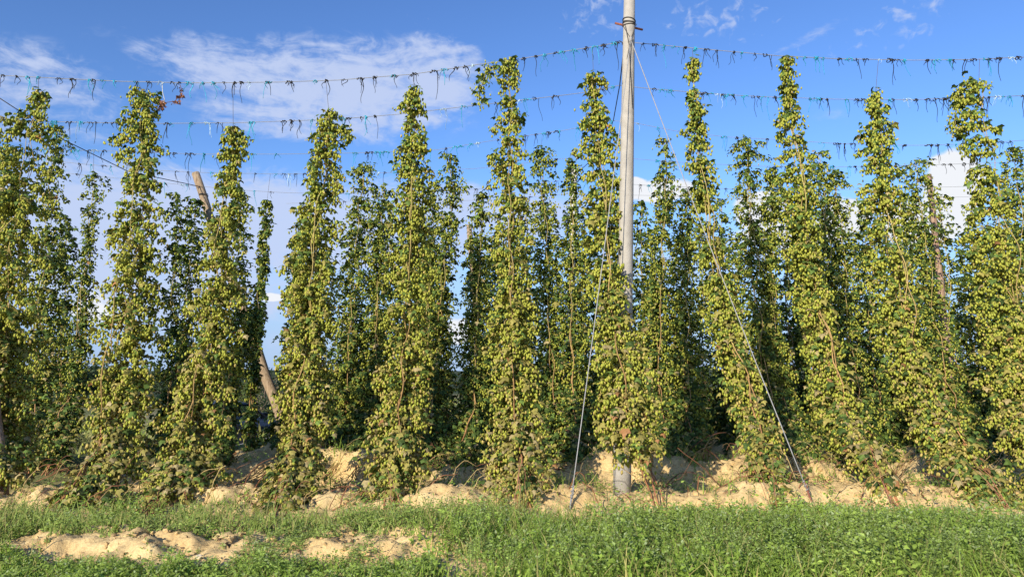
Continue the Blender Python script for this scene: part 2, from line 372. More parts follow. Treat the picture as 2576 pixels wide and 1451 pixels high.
def hop_plant(path, Yb, Yt, prof, label, group, r, detail=1.0, dens=1.0, dry=1.0, greenish=0.0, cat='hop plant', string=True, stems=4, arm=None, fol_end=1185, gap=1.0, wide=1.0, leafy=1.0, dprof=(0, .33, .62, .82, 1.0)):
    """path: (px, py) from top to bottom in photo pixels; prof: (py, half width px, offset px)"""
    path = np.array(path, float); prof = np.array([(p + (0,))[:3] for p in prof], float)
    ytop = path[0, 1]; ybase = path[-1, 1]
    # base on the ground at depth Yb
    bx = at(path[-1, 0], path[-1, 1], Yb)[0]
    base = np.array((bx, Yb, float(ground(bx, Yb))))
    ys = np.linspace(ytop, ybase, 60)
    xs_ = np.interp(ys, path[:, 1], path[:, 0])
    # smooth the path
    kern = np.ones(7) / 7; xp = np.concatenate([np.full(3, xs_[0]), xs_, np.full(3, xs_[-1])]); xs_ = np.convolve(xp, kern, 'valid')
    u = (ybase - ys) / (ybase - ytop)
    Y = Yb + (Yt - Yb) * np.interp(u, [0, .1, .22, .5, 1], dprof)
    P = np.array([at(a, b, c) for a, b, c in zip(xs_, ys, Y)])
    # blend the low end down to the ground point
    wgt = np.clip((u - 0.0) / .12, 0, 1)[:, None]; P = P * wgt + (base + (P - P[-1]) ) * (1 - wgt); P[-1] = base
    P[:, :2] += .012 * np.stack([np.sin(ys * .05 + r.random() * 6), np.cos(ys * .043 + r.random() * 6)], 1)
    root = empty('hop_plant', base, label, cat, group)
    seg = np.linalg.norm(np.diff(P, axis=0), axis=1); cum = np.concatenate([[0], np.cumsum(seg)]); L = cum[-1]
    def pos(s): return np.stack([np.interp(s, cum, P[:, i]) for i in range(3)], -1)
    def scr(s): return np.interp(s, cum, ys)
    mp = F / (Yt * CP + 4 * SP)                                             # pixels per metre
    # ---- stems: several twisted bines
    st = MB()
    s = np.linspace(0, L, 46)
    for k in range(stems if detail > .5 else 2):
        ph = r.random() * 6.28; rad = .016 + .01 * r.random()
        hgt = 1 - s / L; flare = .02 + .05 * np.clip((s - L * .86) / (L * .14), 0, 1) ** 1.5
        pp = pos(s) + np.stack([np.cos(s * 7 + ph) * rad + np.cos(ph) * flare, np.sin(s * 7 + ph) * rad + np.sin(ph) * flare * .5, 0 * s], -1)
        fr = np.clip(s / L / .3, 0, 1) * np.clip((1 - s / L - .06) / .25, 0, 1) * np.interp(scr(s), prof[:, 0], prof[:, 1]) / mp * .85
        pp[:, 1] -= fr * np.clip(.35 + .75 * np.sin(s * 2.3 + r.random() * 6), -.2, .95) * (1 if k < 2 else .3)
        if k > 1: pp = pp[int(r.integers(4, 18)):]
        n = len(pp); h = np.clip((np.linspace(0, 1, 46)[-n:] - .35) / .6, 0, 1)[:, None]
        c = (1 - h) * np.array((.40, .31, .11)) + h * np.array((.36, .165, .075)); c = c * (.8 + .4 * r.random())
        st.tube(pp, np.linspace(.0045, .009, n) * (1.1 if detail > .75 else 1.1), 4, c)
    # ---- laterals
    lf_p, lf_d, lf_n, lf_s, lf_c = [], [], [], [], []
    cn_p, cn_t, cn_s, cn_c = [], [], [], []
    s0 = .02; sv = s0
    fe = fol_end
    while sv < L:
        y = scr(sv)
        if y > fe + 20: break
        low = np.clip((y - 350) / 550, 0, 1)
        hw = wide * (1.12 + .24 * np.clip((520 - y) / 250, 0, 1) + .14 * np.clip((y - 800) / 300, 0, 1)) * np.interp(y, prof[:, 0], prof[:, 1]) / mp; off = np.interp(y, prof[:, 0], prof[:, 2]) / mp
        fade = 1 - .35 * np.clip((y - (fe - 60)) / 80, 0, 1)
        b = pos(sv) + np.array((off, 0, 0))
        nl = int(round((5 if detail > .75 else 4) * fade * (.7 + .6 * r.random()) * (.75 + .25 * low) + .3))
        phase = r.random() * 6.28
        for q_ in range(nl):
            az = phase + q_ * 2 * math.pi / max(nl, 1) + r.normal(0, .35)
            d = np.array((math.cos(az), math.sin(az) * .85, 0))
            ll = hw * r.uniform(.5, 1.08)
            rise = r.uniform(.0, .10); drop = r.uniform(.05, .16) + .25 * ll * r.random()
            nc = int((ll * 74 + 12) * dens * detail * r.uniform(.6, 1.3) * (1 - .45 * np.clip((y - 1020) / 200, 0, 1)))
            t = r.uniform(.12, 1.0, nc) ** .75
            p = b + d * (ll * t)[:, None]; p[:, 2] += rise * t - drop * t * t
            p += r.normal(0, 1, (nc, 3)) * np.array((.035, .035, .03)); p[:, 2] -= r.uniform(0, .11, nc) * (.35 + .65 * low if gap > .5 else 1)
            cn_p.append(p); cn_s.append(r.uniform(.042, .068, nc) * (1.0 if detail > .75 else 1.3))
            cn_t.append(np.concatenate([r.normal(0, .22, (nc, 2)) + d[:2] * .12, np.ones((nc, 1))], 1))
            m_ = r.random((nc, 1)); cb = r.random() * .6 + greenish
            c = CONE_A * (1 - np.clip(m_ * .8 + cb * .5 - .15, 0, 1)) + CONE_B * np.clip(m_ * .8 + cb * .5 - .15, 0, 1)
            w_ = (r.random((nc, 1)) < (.05 + .30 * np.clip((y - 800) / 350, 0, 1)) * dry); c = np.where(w_, CONE_C, c)
            cn_c.append(c * r.uniform(.84, 1.12, (nc, 1)))
            # leaves on the lateral
            nf = int((ll * 22 + 5.4) * (.35 + .65 * min(dens, 1)) * max(detail, .62) * leafy * r.uniform(.6, 1.4) * (1 + .5 * np.clip((y - 950) / 200, 0, 1)))
            t = r.uniform(.05, 1.05, nf)
            p = b + d * (ll * t)[:, None]; p[:, 2] += rise * t - drop * t * t + r.uniform(-.03, .06, nf)
            p += r.normal(0, .025, (nf, 3))
            az2 = az + r.normal(0, .8, nf)
            dd = np.stack([np.cos(az2), np.sin(az2), -r.uniform(.15, 1.5, nf)], 1)
            un = np.stack([np.cos(az2) * .95 + r.normal(0, .3, nf), np.sin(az2) * .95 + r.normal(0, .3, nf), r.uniform(.05, .9, nf)], 1)
            lf_p.append(p); lf_d.append(dd); lf_n.append(un)
            lf_s.append(r.uniform(.042, .105, nf) * (1 + .3 * (r.random(nf) < .10)) * (1.0 if detail > .75 else 1.2))
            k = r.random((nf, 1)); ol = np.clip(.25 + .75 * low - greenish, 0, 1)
            kd = .12 + .75 * greenish; c = np.where(k < kd, DARK, np.where(k < kd + (1 - kd) * (1 - .75 * ol), GREEN, OLIVE))  # dark leaf share: greener hue in front, painted-in shade for the back rows
            pd = (.015 + .15 * np.clip((y - 620) / 500, 0, 1) ** 1.3) * dry
            k2 = r.random((nf, 1)); c = np.where(k2 < pd, TAN, np.where(k2 < pd * 1.15, RUST, c))
            lf_c.append(c * r.uniform(.7, 1.35, (nf, 1)))
        hi_gap = (1 - low) * gap
        sv += (.075 + .06 * r.random()) * (1 + .55 * hi_gap) * (1.0 if detail > .75 else 1.35)
        if r.random() < .17 * hi_gap: sv += .11
    if arm is not None:                                                      # a shoot hanging off to one side
        ap = np.array([at(a, b_, Yt) for a, b_ in arm]); sg = np.concatenate([[0], np.cumsum(np.linalg.norm(np.diff(ap, axis=0), axis=1))])
        fine_s = np.linspace(0, sg[-1], 16); app = np.stack([np.interp(fine_s, sg, ap[:, i]) for i in range(3)], -1)
        st.tube(app, .006, 4, (.34, .27, .10))
        n = int(sg[-1] * 150); sv_ = r.uniform(.06 * sg[-1], sg[-1], n)
        p = np.stack([np.interp(sv_, sg, ap[:, i]) for i in range(3)], -1) + r.normal(0, 1, (n, 3)) * np.array((.06, .06, .05))
        cn_p.append(p); cn_s.append(r.uniform(.036, .058, n)); cn_t.append(np.concatenate([r.normal(0, .2, (n, 2)), np.ones((n, 1))], 1))
        cn_c.append((CONE_A * .6 + CONE_B * .4) * r.uniform(.75, 1.2, (n, 1)))
        n = int(sg[-1] * 45); sv_ = r.uniform(0, sg[-1], n)
        p = np.stack([np.interp(sv_, sg, ap[:, i]) for i in range(3)], -1) + r.normal(0, 1, (n, 3)) * .06
        a2 = r.uniform(0, 6.28, n); lf_p.append(p); lf_d.append(np.stack([np.cos(a2), np.sin(a2), -r.uniform(.2, 1.3, n)], 1))
        lf_n.append(np.stack([r.normal(0, .4, n), r.normal(0, .4, n), np.ones(n)], 1)); lf_s.append(r.uniform(.06, .12, n)); lf_c.append(np.where(r.random((n, 1)) < .5, DARK, GREEN) * r.uniform(.8, 1.3, (n, 1)))
    st.build('stem', M_stem, root)
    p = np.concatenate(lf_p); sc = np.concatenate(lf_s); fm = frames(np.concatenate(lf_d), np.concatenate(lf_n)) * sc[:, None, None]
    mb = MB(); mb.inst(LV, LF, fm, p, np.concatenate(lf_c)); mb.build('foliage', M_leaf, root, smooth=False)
    p = np.concatenate(cn_p)
    if len(p):
        t = np.concatenate(cn_t); t /= np.linalg.norm(t, axis=1)[:, None]; sc = np.concatenate(cn_s)
        ax = np.zeros_like(t); a = r.uniform(0, 6.28, len(t)); ax[:, 0] = np.cos(a); ax[:, 1] = np.sin(a)
        x = np.cross(t, ax); x /= np.linalg.norm(x, axis=1)[:, None]; y_ = np.cross(t, x)
        fm = np.stack([x, y_, t], -1) * sc[:, None, None]
        mb = MB(); mb.inst(CV, CF, fm, p, np.concatenate(cn_c)); tag(mb.build('hop_cones', M_cone, root), kind='stuff')
    if string is not None and string is not False:
        sp_, sq, sY = string; top = at(sp_, sq, sY); ss_ = MB(); k = np.linspace(0, 1, 6)[:, None]
        ss_.tube(P[0] * (1 - k) + top * k, .0035, 3, (.11, .09, .07)); ss_.build('support_string', M_twine, root)
    return root

# ------------------------------------------------------------------ poles, wires, cables
def frustum(name, a, b, ra, rb, m, parent, n=28, seg=1, jit=0, r=None):
    a = np.array(a, float); b = np.array(b, float); mb = MB(); k = np.linspace(0, 1, seg + 1)[:, None]
    pts = a * (1 - k) + b * k
    if jit: pts[1:-1] += r.normal(0, jit, (seg - 1, 3)) * np.array((1, 1, 0))
    mb.tube(pts, np.linspace(ra, rb, seg + 1), n); return mb.build(name, m, parent)
PY = 10.2
pb = at(1563, 1225, PY); pb[2] = float(ground(pb[0], PY)) - .25
pt = at(1584, -45, PY + .1)
pole = empty('concrete_pole', (pb[0], pb[1], pb[2] + .25), 'tall tapered grey concrete pole standing nearest, its top above the picture', 'pole', 'concrete trellis poles')
frustum('shaft', pb, pt, .124, .080, M_conc, pole, 32, 10)
def on_pole(py):                                                        # axis point and radius of the pole at a height
    k = np.linspace(0, 1, 200); P = pb * (1 - k[:, None]) + pt * k[:, None]
    d = P - np.array((0, 0, EYE)); v = 725.5 - F * (d[:, 2] * CP - d[:, 1] * SP) / (d[:, 1] * CP + d[:, 2] * SP)
    i = int(np.argmin(abs(v - py))); return P[i], .124 + (.080 - .124) * k[i]
c, rr = on_pole(67); mb = MB(); mb.tube([c + (-.21, -.05, .012), c + (.21, .07, -.03)], .016, 10); mb.build('crossbar', M_rust, pole)
mb = MB()
for py, tl in ((53, .02), (57, -.02), (61, .015), (65, -.01)):
    c, rr = on_pole(py); a = np.linspace(0, 2 * math.pi, 33)
    mb.tube(np.stack([c[0] + (rr + .007) * np.cos(a), c[1] + (rr + .007) * np.sin(a), c[2] + tl * np.cos(a + py)], 1), .0075, 6)
mb.build('wire_wrap', M_dark, pole)
clampP, rr = on_pole(106); clampP = clampP + (0.012, -rr - .022, 0)
mb = MB(); mb.box(clampP - (.018, .012, .035), clampP + (.018, .012, .035)); mb.build('clamp', M_steel, pole)
mb = MB()
for sx_ in (-1, 1):
    c, rr = on_pole(67); mb.tube([c + (sx_ * (rr + .02), -.05, 0), c + (sx_ * rr * .75, -rr * .75, -.10), clampP + (sx_ * .006, 0, .03)], .0045, 5)
c1, r1 = on_pole(70); c2, r2 = on_pole(120); c3, r3 = on_pole(280)
mb.tube([c1 + (-.07, -r1 - .006, 0), c2 + (-.01, -r2 - .012, 0), c3 + (.055, -r3 * .85 - .01, 0)], .0055, 5)
c4, r4 = on_pole(215)
mb.tube([clampP + (0, -.004, -.02), c2 + (-.012, -r2 - .012, -.05), c4 + (-r4 * .95, -r4 * .3, 0)], .0055, 5)
mb.build('sling_wire', M_dark, pole)

def guy(px, py, Y, label):
    g0 = at(px, py, Y); g0[2] = float(ground(g0[0], Y)) - .05
    d = clampP - g0; root = empty('guy_wire', (g0[0], g0[1], g0[2] + .05), label, 'guy wire')
    k = np.linspace(.028, 1, 12)[:, None]; P = g0 + d * k; P[:, 2] -= .06 * np.sin(np.linspace(0, math.pi, 12))
    mb = MB(); mb.tube(P, .0065, 6); mb.build('cable', M_steel, root)
    mb = MB(); mb.tube([g0, g0 + d * .032], .011, 8); mb.tube([g0 + d * .03 + (.016, 0, 0), g0 + d * .05 + (.008, 0, 0)], .006, 6); mb.build('anchor_rod', M_rust if px > 1800 else M_steel, root)
    mb = MB(); a = np.linspace(0, 18, 60); q = g0 + d * .028; mb.tube(np.stack([q[0] + .018 * np.cos(a) + d[0] * .0012 * a, q[1] + .018 * np.sin(a) + d[1] * .0012 * a, q[2] + d[2] * .0012 * a], 1), .005, 4); mb.build('cable_clip', M_steel, root)
guy(1432, 1268, 9.0, 'steel guy cable left of the concrete pole, anchored in green weeds')
guy(2048, 1268, 9.0, 'steel guy cable right of the concrete pole, rusty at its ground anchor')

def pole2(name, top, bot, Y0, Y1, w0, w1, m, label, cat, group=None):
    a = at(*bot, Y0); b = at(*top, Y1); a[2] = min(a[2], float(ground(a[0], Y0)) - .1)
    root = empty(name, a, label, cat, group); r = np.random.default_rng(int(top[0]) + 500)
    frustum('shaft', a, b, w0, w1, m, root, 14, 12, .012 if 'wood' in name else 0, r)
    mb = MB(); q = b + (a - b) * .09; an = np.linspace(0, 6.28 * 2, 30); rr = w1 + .012
    mb.tube(np.stack([q[0] + rr * np.cos(an), q[1] + rr * np.sin(an), q[2] + an * .004], 1), .008, 4); mb.build('wire_wrap', M_dark, root)
pole2('wooden_post', (492, 436), (737, 1118), 17, 18, .125, .095, M_wood, 'weathered wooden end post leaning left above the parked dark car', 'post')
pole2('wooden_post', (2336, 440), (2402, 1010), 14.5, 15.6, .085, .055, M_wood2, 'thin pinkish brown wooden post among hop plants on the right', 'post')
pole2('wooden_post', (-75, 180), (6, 1262), 9.4, 12.0, .085, .07, M_wood2, 'brown wooden post foot cut off at the lower left edge', 'post')
pole2('wooden_post', (1180, 566), (1222, 1030), 24.6, 25, .12, .09, M_wood, 'far wooden post top showing between the central hop plants', 'post')
pole2('concrete_pole', (1444, 425), (1428, 1020), 19.4, 19.6, .115, .085, M_conc2, 'distant pale concrete pole half hidden left of the nearest pole', 'pole', 'concrete trellis poles')

WIRES = [
 (11.0, 'nearest', [(-70,186),(0,190),(300,205),(480,209),(700,207),(850,202),(1040,187),(1200,163),(1300,150),(1400,133),(1500,117),(1563,106),(1620,110),(1760,123),(1960,141),(2100,148),(2300,152),(2450,150),(2650,141)]),
 (12.8, 'second', [(-70,300),(0,303),(200,308),(400,311),(600,309),(850,300),(1000,288),(1200,265),(1400,242),(1480,232),(1559,215),(1620,222),(1760,234),(1900,243),(2100,250),(2300,251),(2450,246),(2650,238)]),
 (14.9, 'third', [(-70,374),(0,376),(250,379),(500,388),(700,388),(900,385),(1100,377),(1250,352),(1420,328),(1543,304),(1594,309),(1700,330),(1830,345),(1950,351),(2100,361),(2300,366),(2450,362),(2650,348)]),
 (17.3, 'fourth', [(-70,390),(60,397),(200,412),(380,428),(500,434),(700,438),(850,437),(1000,434),(1200,424),(1400,401),(1500,390),(1600,400),(1700,408),(1900,418),(2100,420),(2300,416),(2500,410),(2650,405)]),
 (19.6, 'fifth', [(170,436),(400,459),(600,478),(720,485),(850,488),(1000,484),(1200,476),(1430,452),(1620,466),(1800,474),(2000,480),(2160,476),(2400,470),(2650,462)]),
 (22.5, 'sixth', [(720,512),(900,506),(1100,507),(1250,502),(1430,488),(1640,492),(1800,500),(2100,500),(2400,496),(2650,490)]),
]
M_wire = mat('wire', (.28, .29, .30), rough=.5, nscale=40, namp=.3)
ORD = {'nearest': 'nearest and highest trellis wire tied behind the tall concrete pole', 'second': 'second trellis wire counted down from the nearest one',
       'third': 'third trellis wire counted down from the nearest one', 'fourth': 'fourth trellis wire counted down, above the distant wooden end post',
       'fifth': 'fifth trellis wire counted down, crossing behind the leaning end post', 'sixth': 'faint lowest trellis wire in front of the white clouds'}
def wire_pt(w, px): return at(px, np.interp(px, [p[0] for p in w[2]], [p[1] for p in w[2]]), w[0])
for w in WIRES:
    P = np.array([at(a, b, w[0]) for a, b in w[2]])
    mb = MB(); mb.tube(P, .0055 if w[0] < 13 else .0045, 4)
    mid = P[len(P) // 2]
    tag(mb.build('trellis_wire', M_wire), ORD[w[1]], 'wire', 'trellis wires strung overhead')
mb = MB(); mb.tube([at(*p) for p in ((-40,222,12.4), (160,352,13.8), (321,431,15.6), (515,472,18.05))], .009, 5)
tag(mb.build('boundary_cable', M_dark), 'dark thick cable sloping from the upper left edge to the leaning wooden post', 'cable')
mb = MB(); mb.tube([at(*p) for p in ((1571,110,10.4), (1559,214,12.8), (1543,303,14.9), (1500,392,17.3), (1442,445,19.5))], .010, 5)
tag(mb.build('support_cable', M_dark), 'dark support cable running back from the concrete pole and carrying the wires', 'cable')

# scraps of old twine left on the wires
TW = {'black': (.018, .017, .016), 'turquoise': (.025, .30, .42), 'white': (.42, .55, .60)}
r = np.random.default_rng(77)
def scrap(wi, px, colour, size=1.0, into=None):
    w = WIRES[wi]; b = wire_pt(w, px); mb = into or MB(); kf = 1.0 + .04 * wi
    th = (.0055 if colour != 'white' else .0045) * kf
    c = np.array(TW[colour])
    nk = int(r.integers(1, 4)); wd = r.uniform(.015, .075) * size
    for k in range(nk):                                                   # the knot round the wire: loops and ends
        a = np.linspace(0, r.uniform(4, 9), 14); rr = r.uniform(.012, .03) * size
        ox = np.linspace(0, wd, 14) * (1 if k % 2 else -1)
        mb.tube(np.stack([b[0] + ox + rr * .5 * np.cos(a * 1.7), b[1] + rr * np.cos(a), b[2] + rr * np.sin(a) - rr * .3], 1), th * r.uniform(.8, 1.5), 4, c * r.uniform(.7, 1.4))
    for k in range(int(r.integers(1, 4))):                                # dangling tails
        L = r.choice([.08, .14, .22, .34]) * r.uniform(.7, 1.3) * size; x0 = b[0] + r.uniform(-wd, wd); n = 9
        t = np.linspace(0, 1, n); ph = r.random() * 6.28
        P = np.stack([x0 + r.normal(0, .03) * t + .018 * np.sin(t * r.uniform(2, 7) + ph) - .018 * math.sin(ph), b[1] + .02 * np.cos(t * 4 + ph), b[2] - L * t], 1)
        mb.tube(P, np.linspace(th * r.uniform(.8, 1.6), th * .6, n), 3, c * r.uniform(.6, 1.5))
    if into: return
    o = mb.build('twine_scrap', M_twine)
    side = 'left of' if px < 1575 else 'right of'
    lab = {'black': 'black twine scrap knotted on the %s wire %s the concrete pole', 'turquoise': 'turquoise twine scrap knotted on the %s wire %s the concrete pole',
           'white': 'thin white twine scrap dangling on the %s wire %s the concrete pole'}[colour] % (w[1], side)
    me = o.data; me.transform(Matrix.Translation(tuple(-b))); o.location = tuple(b)
    tag(o, lab, 'twine', '%s twine scraps on the %s wire %s the concrete pole' % (colour, w[1], side))
# nearest wire: each scrap where it hangs
for px, ch in [(8,'b'),(42,'b'),(70,'t'),(97,'t'),(148,'b'),(182,'b'),(226,'t'),(236,'b'),(262,'t'),(290,'t'),(342,'t'),(348,'b'),(378,'b'),(408,'w'),(436,'b'),(452,'b'),(477,'t'),(511,'t'),(537,'t'),(567,'b'),(592,'b'),(608,'b'),(628,'w'),
               (672,'b'),(676,'t'),(727,'b'),(735,'b'),(793,'t'),(822,'b'),(868,'b'),(905,'b'),(912,'b'),(943,'b'),(990,'t'),(992,'b'),(1043,'b'),(1091,'b'),(1119,'t'),(1147,'b'),(1171,'b'),(1190,'w'),
               (1318,'b'),(1348,'b'),(1370,'t'),(1403,'b'),(1413,'t'),(1443,'t'),(1475,'b'),(1498,'t'),(1518,'b'),(1545,'t'),(1556,'b'),
               (1622,'b'),(1648,'b'),(1672,'t'),(1700,'t'),(1724,'b'),(1750,'t'),(1778,'b'),(1805,'b'),(1848,'b'),(1868,'t'),(1900,'b'),(1932,'b'),(2030,'t'),(2053,'t'),(2072,'t'),(2113,'b'),(2136,'t'),
               (2157,'b'),(2178,'b'),(2213,'w'),(2240,'b'),(2256,'b'),(2275,'t'),(2332,'b'),(2338,'b'),(2358,'t'),(2388,'t'),(2398,'b'),(2430,'b'),(2450,'b'),(2480,'t'),(2488,'b'),(2512,'b'),(2545,'w'),(2562,'b')]:
    scrap(0, px, {'b': 'black', 't': 'turquoise', 'w': 'white'}[ch], r.uniform(.65, 1.1))
far_tw = MB()
for wi, lo, hi, step in ((1, 0, 2576, 27), (2, 0, 2576, 33), (3, 0, 2576, 44), (4, 180, 2300, 46), (5, 740, 2300, 70)):
    px = lo + 15.
    while px < hi:
        if abs(px - 1575) > 26: scrap(wi, px, r.choice(['black', 'turquoise', 'white'], p=[.52, .40, .08]), r.uniform(.75, 1.2), far_tw if wi > 2 else None)
        px += step * min(.25 + r.exponential(.75), 3.2)

tag(far_tw.build('twine_scraps', M_twine), 'small black and turquoise twine scraps on the farther trellis wires', 'twine', None, 'stuff')

# ------------------------------------------------------------------ hop plants, nearest row
G1 = 'hop plants in the nearest row'
def front(path, prof, label, top_string, seed, Yt=11.0, Yb=8.85, **kw):
    return hop_plant(path, Yb, Yt, prof, label, G1, np.random.default_rng(seed), string=top_string, **kw)
front([(100,232),(82,344),(65,473),(42,620),(30,717),(10,900),(-8,1100),(-20,1250)], [(230,22),(262,24),(280,62,-18),(350,62,-25),(430,68,-15),(600,76,-6),(800,80,-12),(1100,84,-10)],
      'leftmost hop plant of the front row, cut by the left picture edge', (97,192,11), 101, Yb=9.0)
front([(358,228),(364,309),(356,448),(345,548),(331,697),(321,763),(301,903),(261,1074),(222,1185),(172,1255),(100,1320)], [(225,32),(250,46),(300,40),(340,58,-10),(390,48),(440,42),(500,52),(600,66),(760,76,6),(900,74,22),(1050,62,36),(1180,56,36)],
      'front row hop plant with a bunched top and dried brown shoot beside it', (345,208,11), 102, Yb=8.5, fol_end=1235)
front([(590,322),(580,440),(562,560),(552,700),(542,800),(522,930),(500,1030),(472,1130),(432,1230),(365,1330)], [(320,20),(350,30),(400,34),(445,18),(490,34),(560,46),(650,56),(760,66),(900,62),(1050,68),(1180,64,10)],
      'front row hop plant before the leaning wooden post, its top below two wires', (586,209,11), 103, Yb=8.5, fol_end=1225)
front([(828,282),(822,380),(815,500),(802,573),(800,640),(790,760),(780,830),(762,984),(744,1094),(725,1200),(690,1295)], [(280,20),(305,44),(345,46,-8),(375,34),(420,56,-10),(450,50),(480,56,-10),(560,64,-14),(700,68,-14),(850,64,-4),(960,60,4),(1050,54,8),(1180,54,4)],
      'front row hop plant just right of the parked dark car', (820,204,11), 104, Yb=8.75, fol_end=1245, arm=[(838,335),(862,322),(878,345),(868,362)])
front([(1040,226),(1040,400),(1036,500),(1036,600),(1030,700),(1025,800),(1016,950),(1006,1080),(992,1190),(975,1300)], [(222,14),(250,30),(300,38),(340,34),(400,42),(480,48),(600,52),(750,60,6),(900,56),(1050,60),(1170,66)],
      'full dense front row hop plant under the big thin cloud', (1042,187,11), 105, fol_end=1215)
front([(1281,150),(1282,400),(1284,560),(1285,690),(1285,800),(1290,930),(1297,1060),(1305,1150),(1315,1275)], [(150,16),(200,22),(232,24),(262,12),(275,40,8),(320,42,-4),(352,36),(385,46,-6),(430,46),(520,42),(600,50),(750,54),(900,54),(1050,56),(1150,62)],
      'front row hop plant with a drooping side shoot reaching the top wire', (1290,151,11), 106, fol_end=1205, arm=[(1281,165),(1250,172),(1228,165),(1215,205),(1205,235),(1215,262)])
front([(1490,192),(1496,245),(1502,330),(1514,420),(1522,500),(1526,600),(1532,700),(1544,823),(1559,923),(1579,1034),(1604,1139),(1630,1200),(1668,1270)], [(190,26),(215,24),(232,10),(255,22),(285,26),(315,40),(380,46),(450,48),(560,50),(600,46,-8),(700,44,-8),(790,46,-4),(840,56,6),(900,58,8),(1050,62,-4),(1130,64,-8)],
      'front row hop plant climbing in front of the tall concrete pole', (1490,118,11), 107, fol_end=1132, dprof=(0, .08, .18, .5, 1.0))
front([(1742,155),(1745,200),(1750,280),(1758,380),(1766,450),(1775,520),(1786,620),(1800,700),(1825,800),(1851,900),(1885,1000),(1910,1090),(1935,1190),(1955,1255)], [(150,16),(175,22),(205,16),(235,22),(255,20),(285,32),(340,38),(420,42),(520,46),(650,50),(800,52),(1000,52),(1120,46),(1230,40)],
      'slender front row hop plant, first right of the concrete pole', (1742,121,11), 108, greenish=.13, fol_end=1215, wide=.82)
front([(1978,148),(1986,250),(1991,350),(2000,420),(2010,520),(2025,640),(2045,740),(2060,830),(2085,930),(2110,1020),(2150,1100),(2190,1150),(2252,1250)], [(145,22),(200,24),(260,28),(300,38),(350,34),(400,48),(450,52),(600,54),(800,56),(1000,54),(1120,46),(1200,40)],
      'tallest front row hop plant right of the pole, its top touching the highest wire', None, 109, greenish=.13, fol_end=1188, wide=.82)
front([(2205,236),(2206,350),(2215,450),(2225,550),(2240,650),(2260,750),(2285,850),(2312,930),(2350,1010),(2390,1080),(2432,1140),(2530,1232)], [(235,22),(262,26),(320,38),(360,46),(390,54),(460,56),(600,62),(750,64,-8),(900,62,-20),(1050,62,-20),(1180,56,-16)],
      'front row hop plant on the right whose base sprawls towards the lower corner', (2210,149,11), 110, greenish=.13, fol_end=1235, wide=.88)
front([(2462,205),(2470,290),(2480,370),(2490,440),(2502,530),(2520,640),(2540,750),(2562,850),(2596,960),(2650,1080),(2740,1220)], [(200,22),(225,38,-28),(270,42,-34),(320,46,-24),(360,44,-14),(420,48,-10),(520,58,-20),(650,62,-24),(850,68,-30),(1050,72,-40)],
      'front row hop plant with hooked top, nearest to the right edge', (2464,150,11), 111, greenish=.13, wide=.95, Yt=10.9, arm=[(2466,215),(2430,205),(2410,235),(2402,290),(2405,335)])

# ------------------------------------------------------------------ hop plants, second row and those behind
G2 = 'hop plants in the second row'; G3 = 'hop plants behind the second row'
def back(path, prof, label, seed, row=2, group=None, **kw):
    yt = path[0][1]; el = math.radians(PITCH) + math.atan((725.5 - yt) / F)
    Yt = {2: 14.9, 3: 17.3, 4: 20.5}[row]; Yb = {2: 11.9, 3: 14.7, 4: 17.5}[row]
    kw.setdefault('detail', {2: .85, 3: .7, 4: .6}[row]); kw.setdefault('greenish', {2: .5, 3: .8, 4: .9}[row]); kw.setdefault('dens', {2: .52, 3: .32, 4: .25}[row]); kw.setdefault('wide', {2: 1.1, 3: 1.3, 4: 1.4}[row]); kw.setdefault('leafy', {2: 1.4, 3: 2.0, 4: 2.2}[row])  # row shade put into colour: darker leaves and fewer bright cones farther back
    r_ = np.random.default_rng(seed)
    return hop_plant(path, Yb, Yt, prof, label, group or (G2 if row == 2 else G3), r_, dry=.35, string=kw.pop('string', False), stems=3, **kw)
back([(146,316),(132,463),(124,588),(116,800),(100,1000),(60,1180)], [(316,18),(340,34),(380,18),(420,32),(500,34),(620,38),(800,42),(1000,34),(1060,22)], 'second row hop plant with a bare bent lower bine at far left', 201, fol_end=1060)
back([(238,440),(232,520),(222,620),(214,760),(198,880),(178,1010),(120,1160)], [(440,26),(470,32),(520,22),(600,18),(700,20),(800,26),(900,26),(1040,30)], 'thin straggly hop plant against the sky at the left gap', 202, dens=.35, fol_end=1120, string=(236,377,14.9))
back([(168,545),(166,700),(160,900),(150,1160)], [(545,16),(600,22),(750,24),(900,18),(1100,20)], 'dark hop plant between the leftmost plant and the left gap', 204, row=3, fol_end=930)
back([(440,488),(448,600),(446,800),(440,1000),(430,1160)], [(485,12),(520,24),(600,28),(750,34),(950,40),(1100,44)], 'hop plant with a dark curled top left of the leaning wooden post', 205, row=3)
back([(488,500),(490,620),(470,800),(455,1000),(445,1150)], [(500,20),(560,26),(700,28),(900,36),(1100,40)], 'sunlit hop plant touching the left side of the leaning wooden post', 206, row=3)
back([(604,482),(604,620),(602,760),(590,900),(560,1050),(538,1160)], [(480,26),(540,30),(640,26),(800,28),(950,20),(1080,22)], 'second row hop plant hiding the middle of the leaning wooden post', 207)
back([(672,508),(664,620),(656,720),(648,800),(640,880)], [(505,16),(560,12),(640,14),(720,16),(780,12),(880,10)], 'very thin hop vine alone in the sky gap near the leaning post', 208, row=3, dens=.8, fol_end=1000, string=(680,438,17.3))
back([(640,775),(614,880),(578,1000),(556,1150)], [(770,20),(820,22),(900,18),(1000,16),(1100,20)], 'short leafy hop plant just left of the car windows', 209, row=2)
back([(918,412),(912,480),(905,600),(895,750),(888,900),(880,1010),(800,1205)], [(410,22),(440,40),(475,28),(510,46),(600,48),(750,50),(900,54),(1050,56)], 'second row hop plant left of the dense plant under the cloud', 210, fol_end=1120)
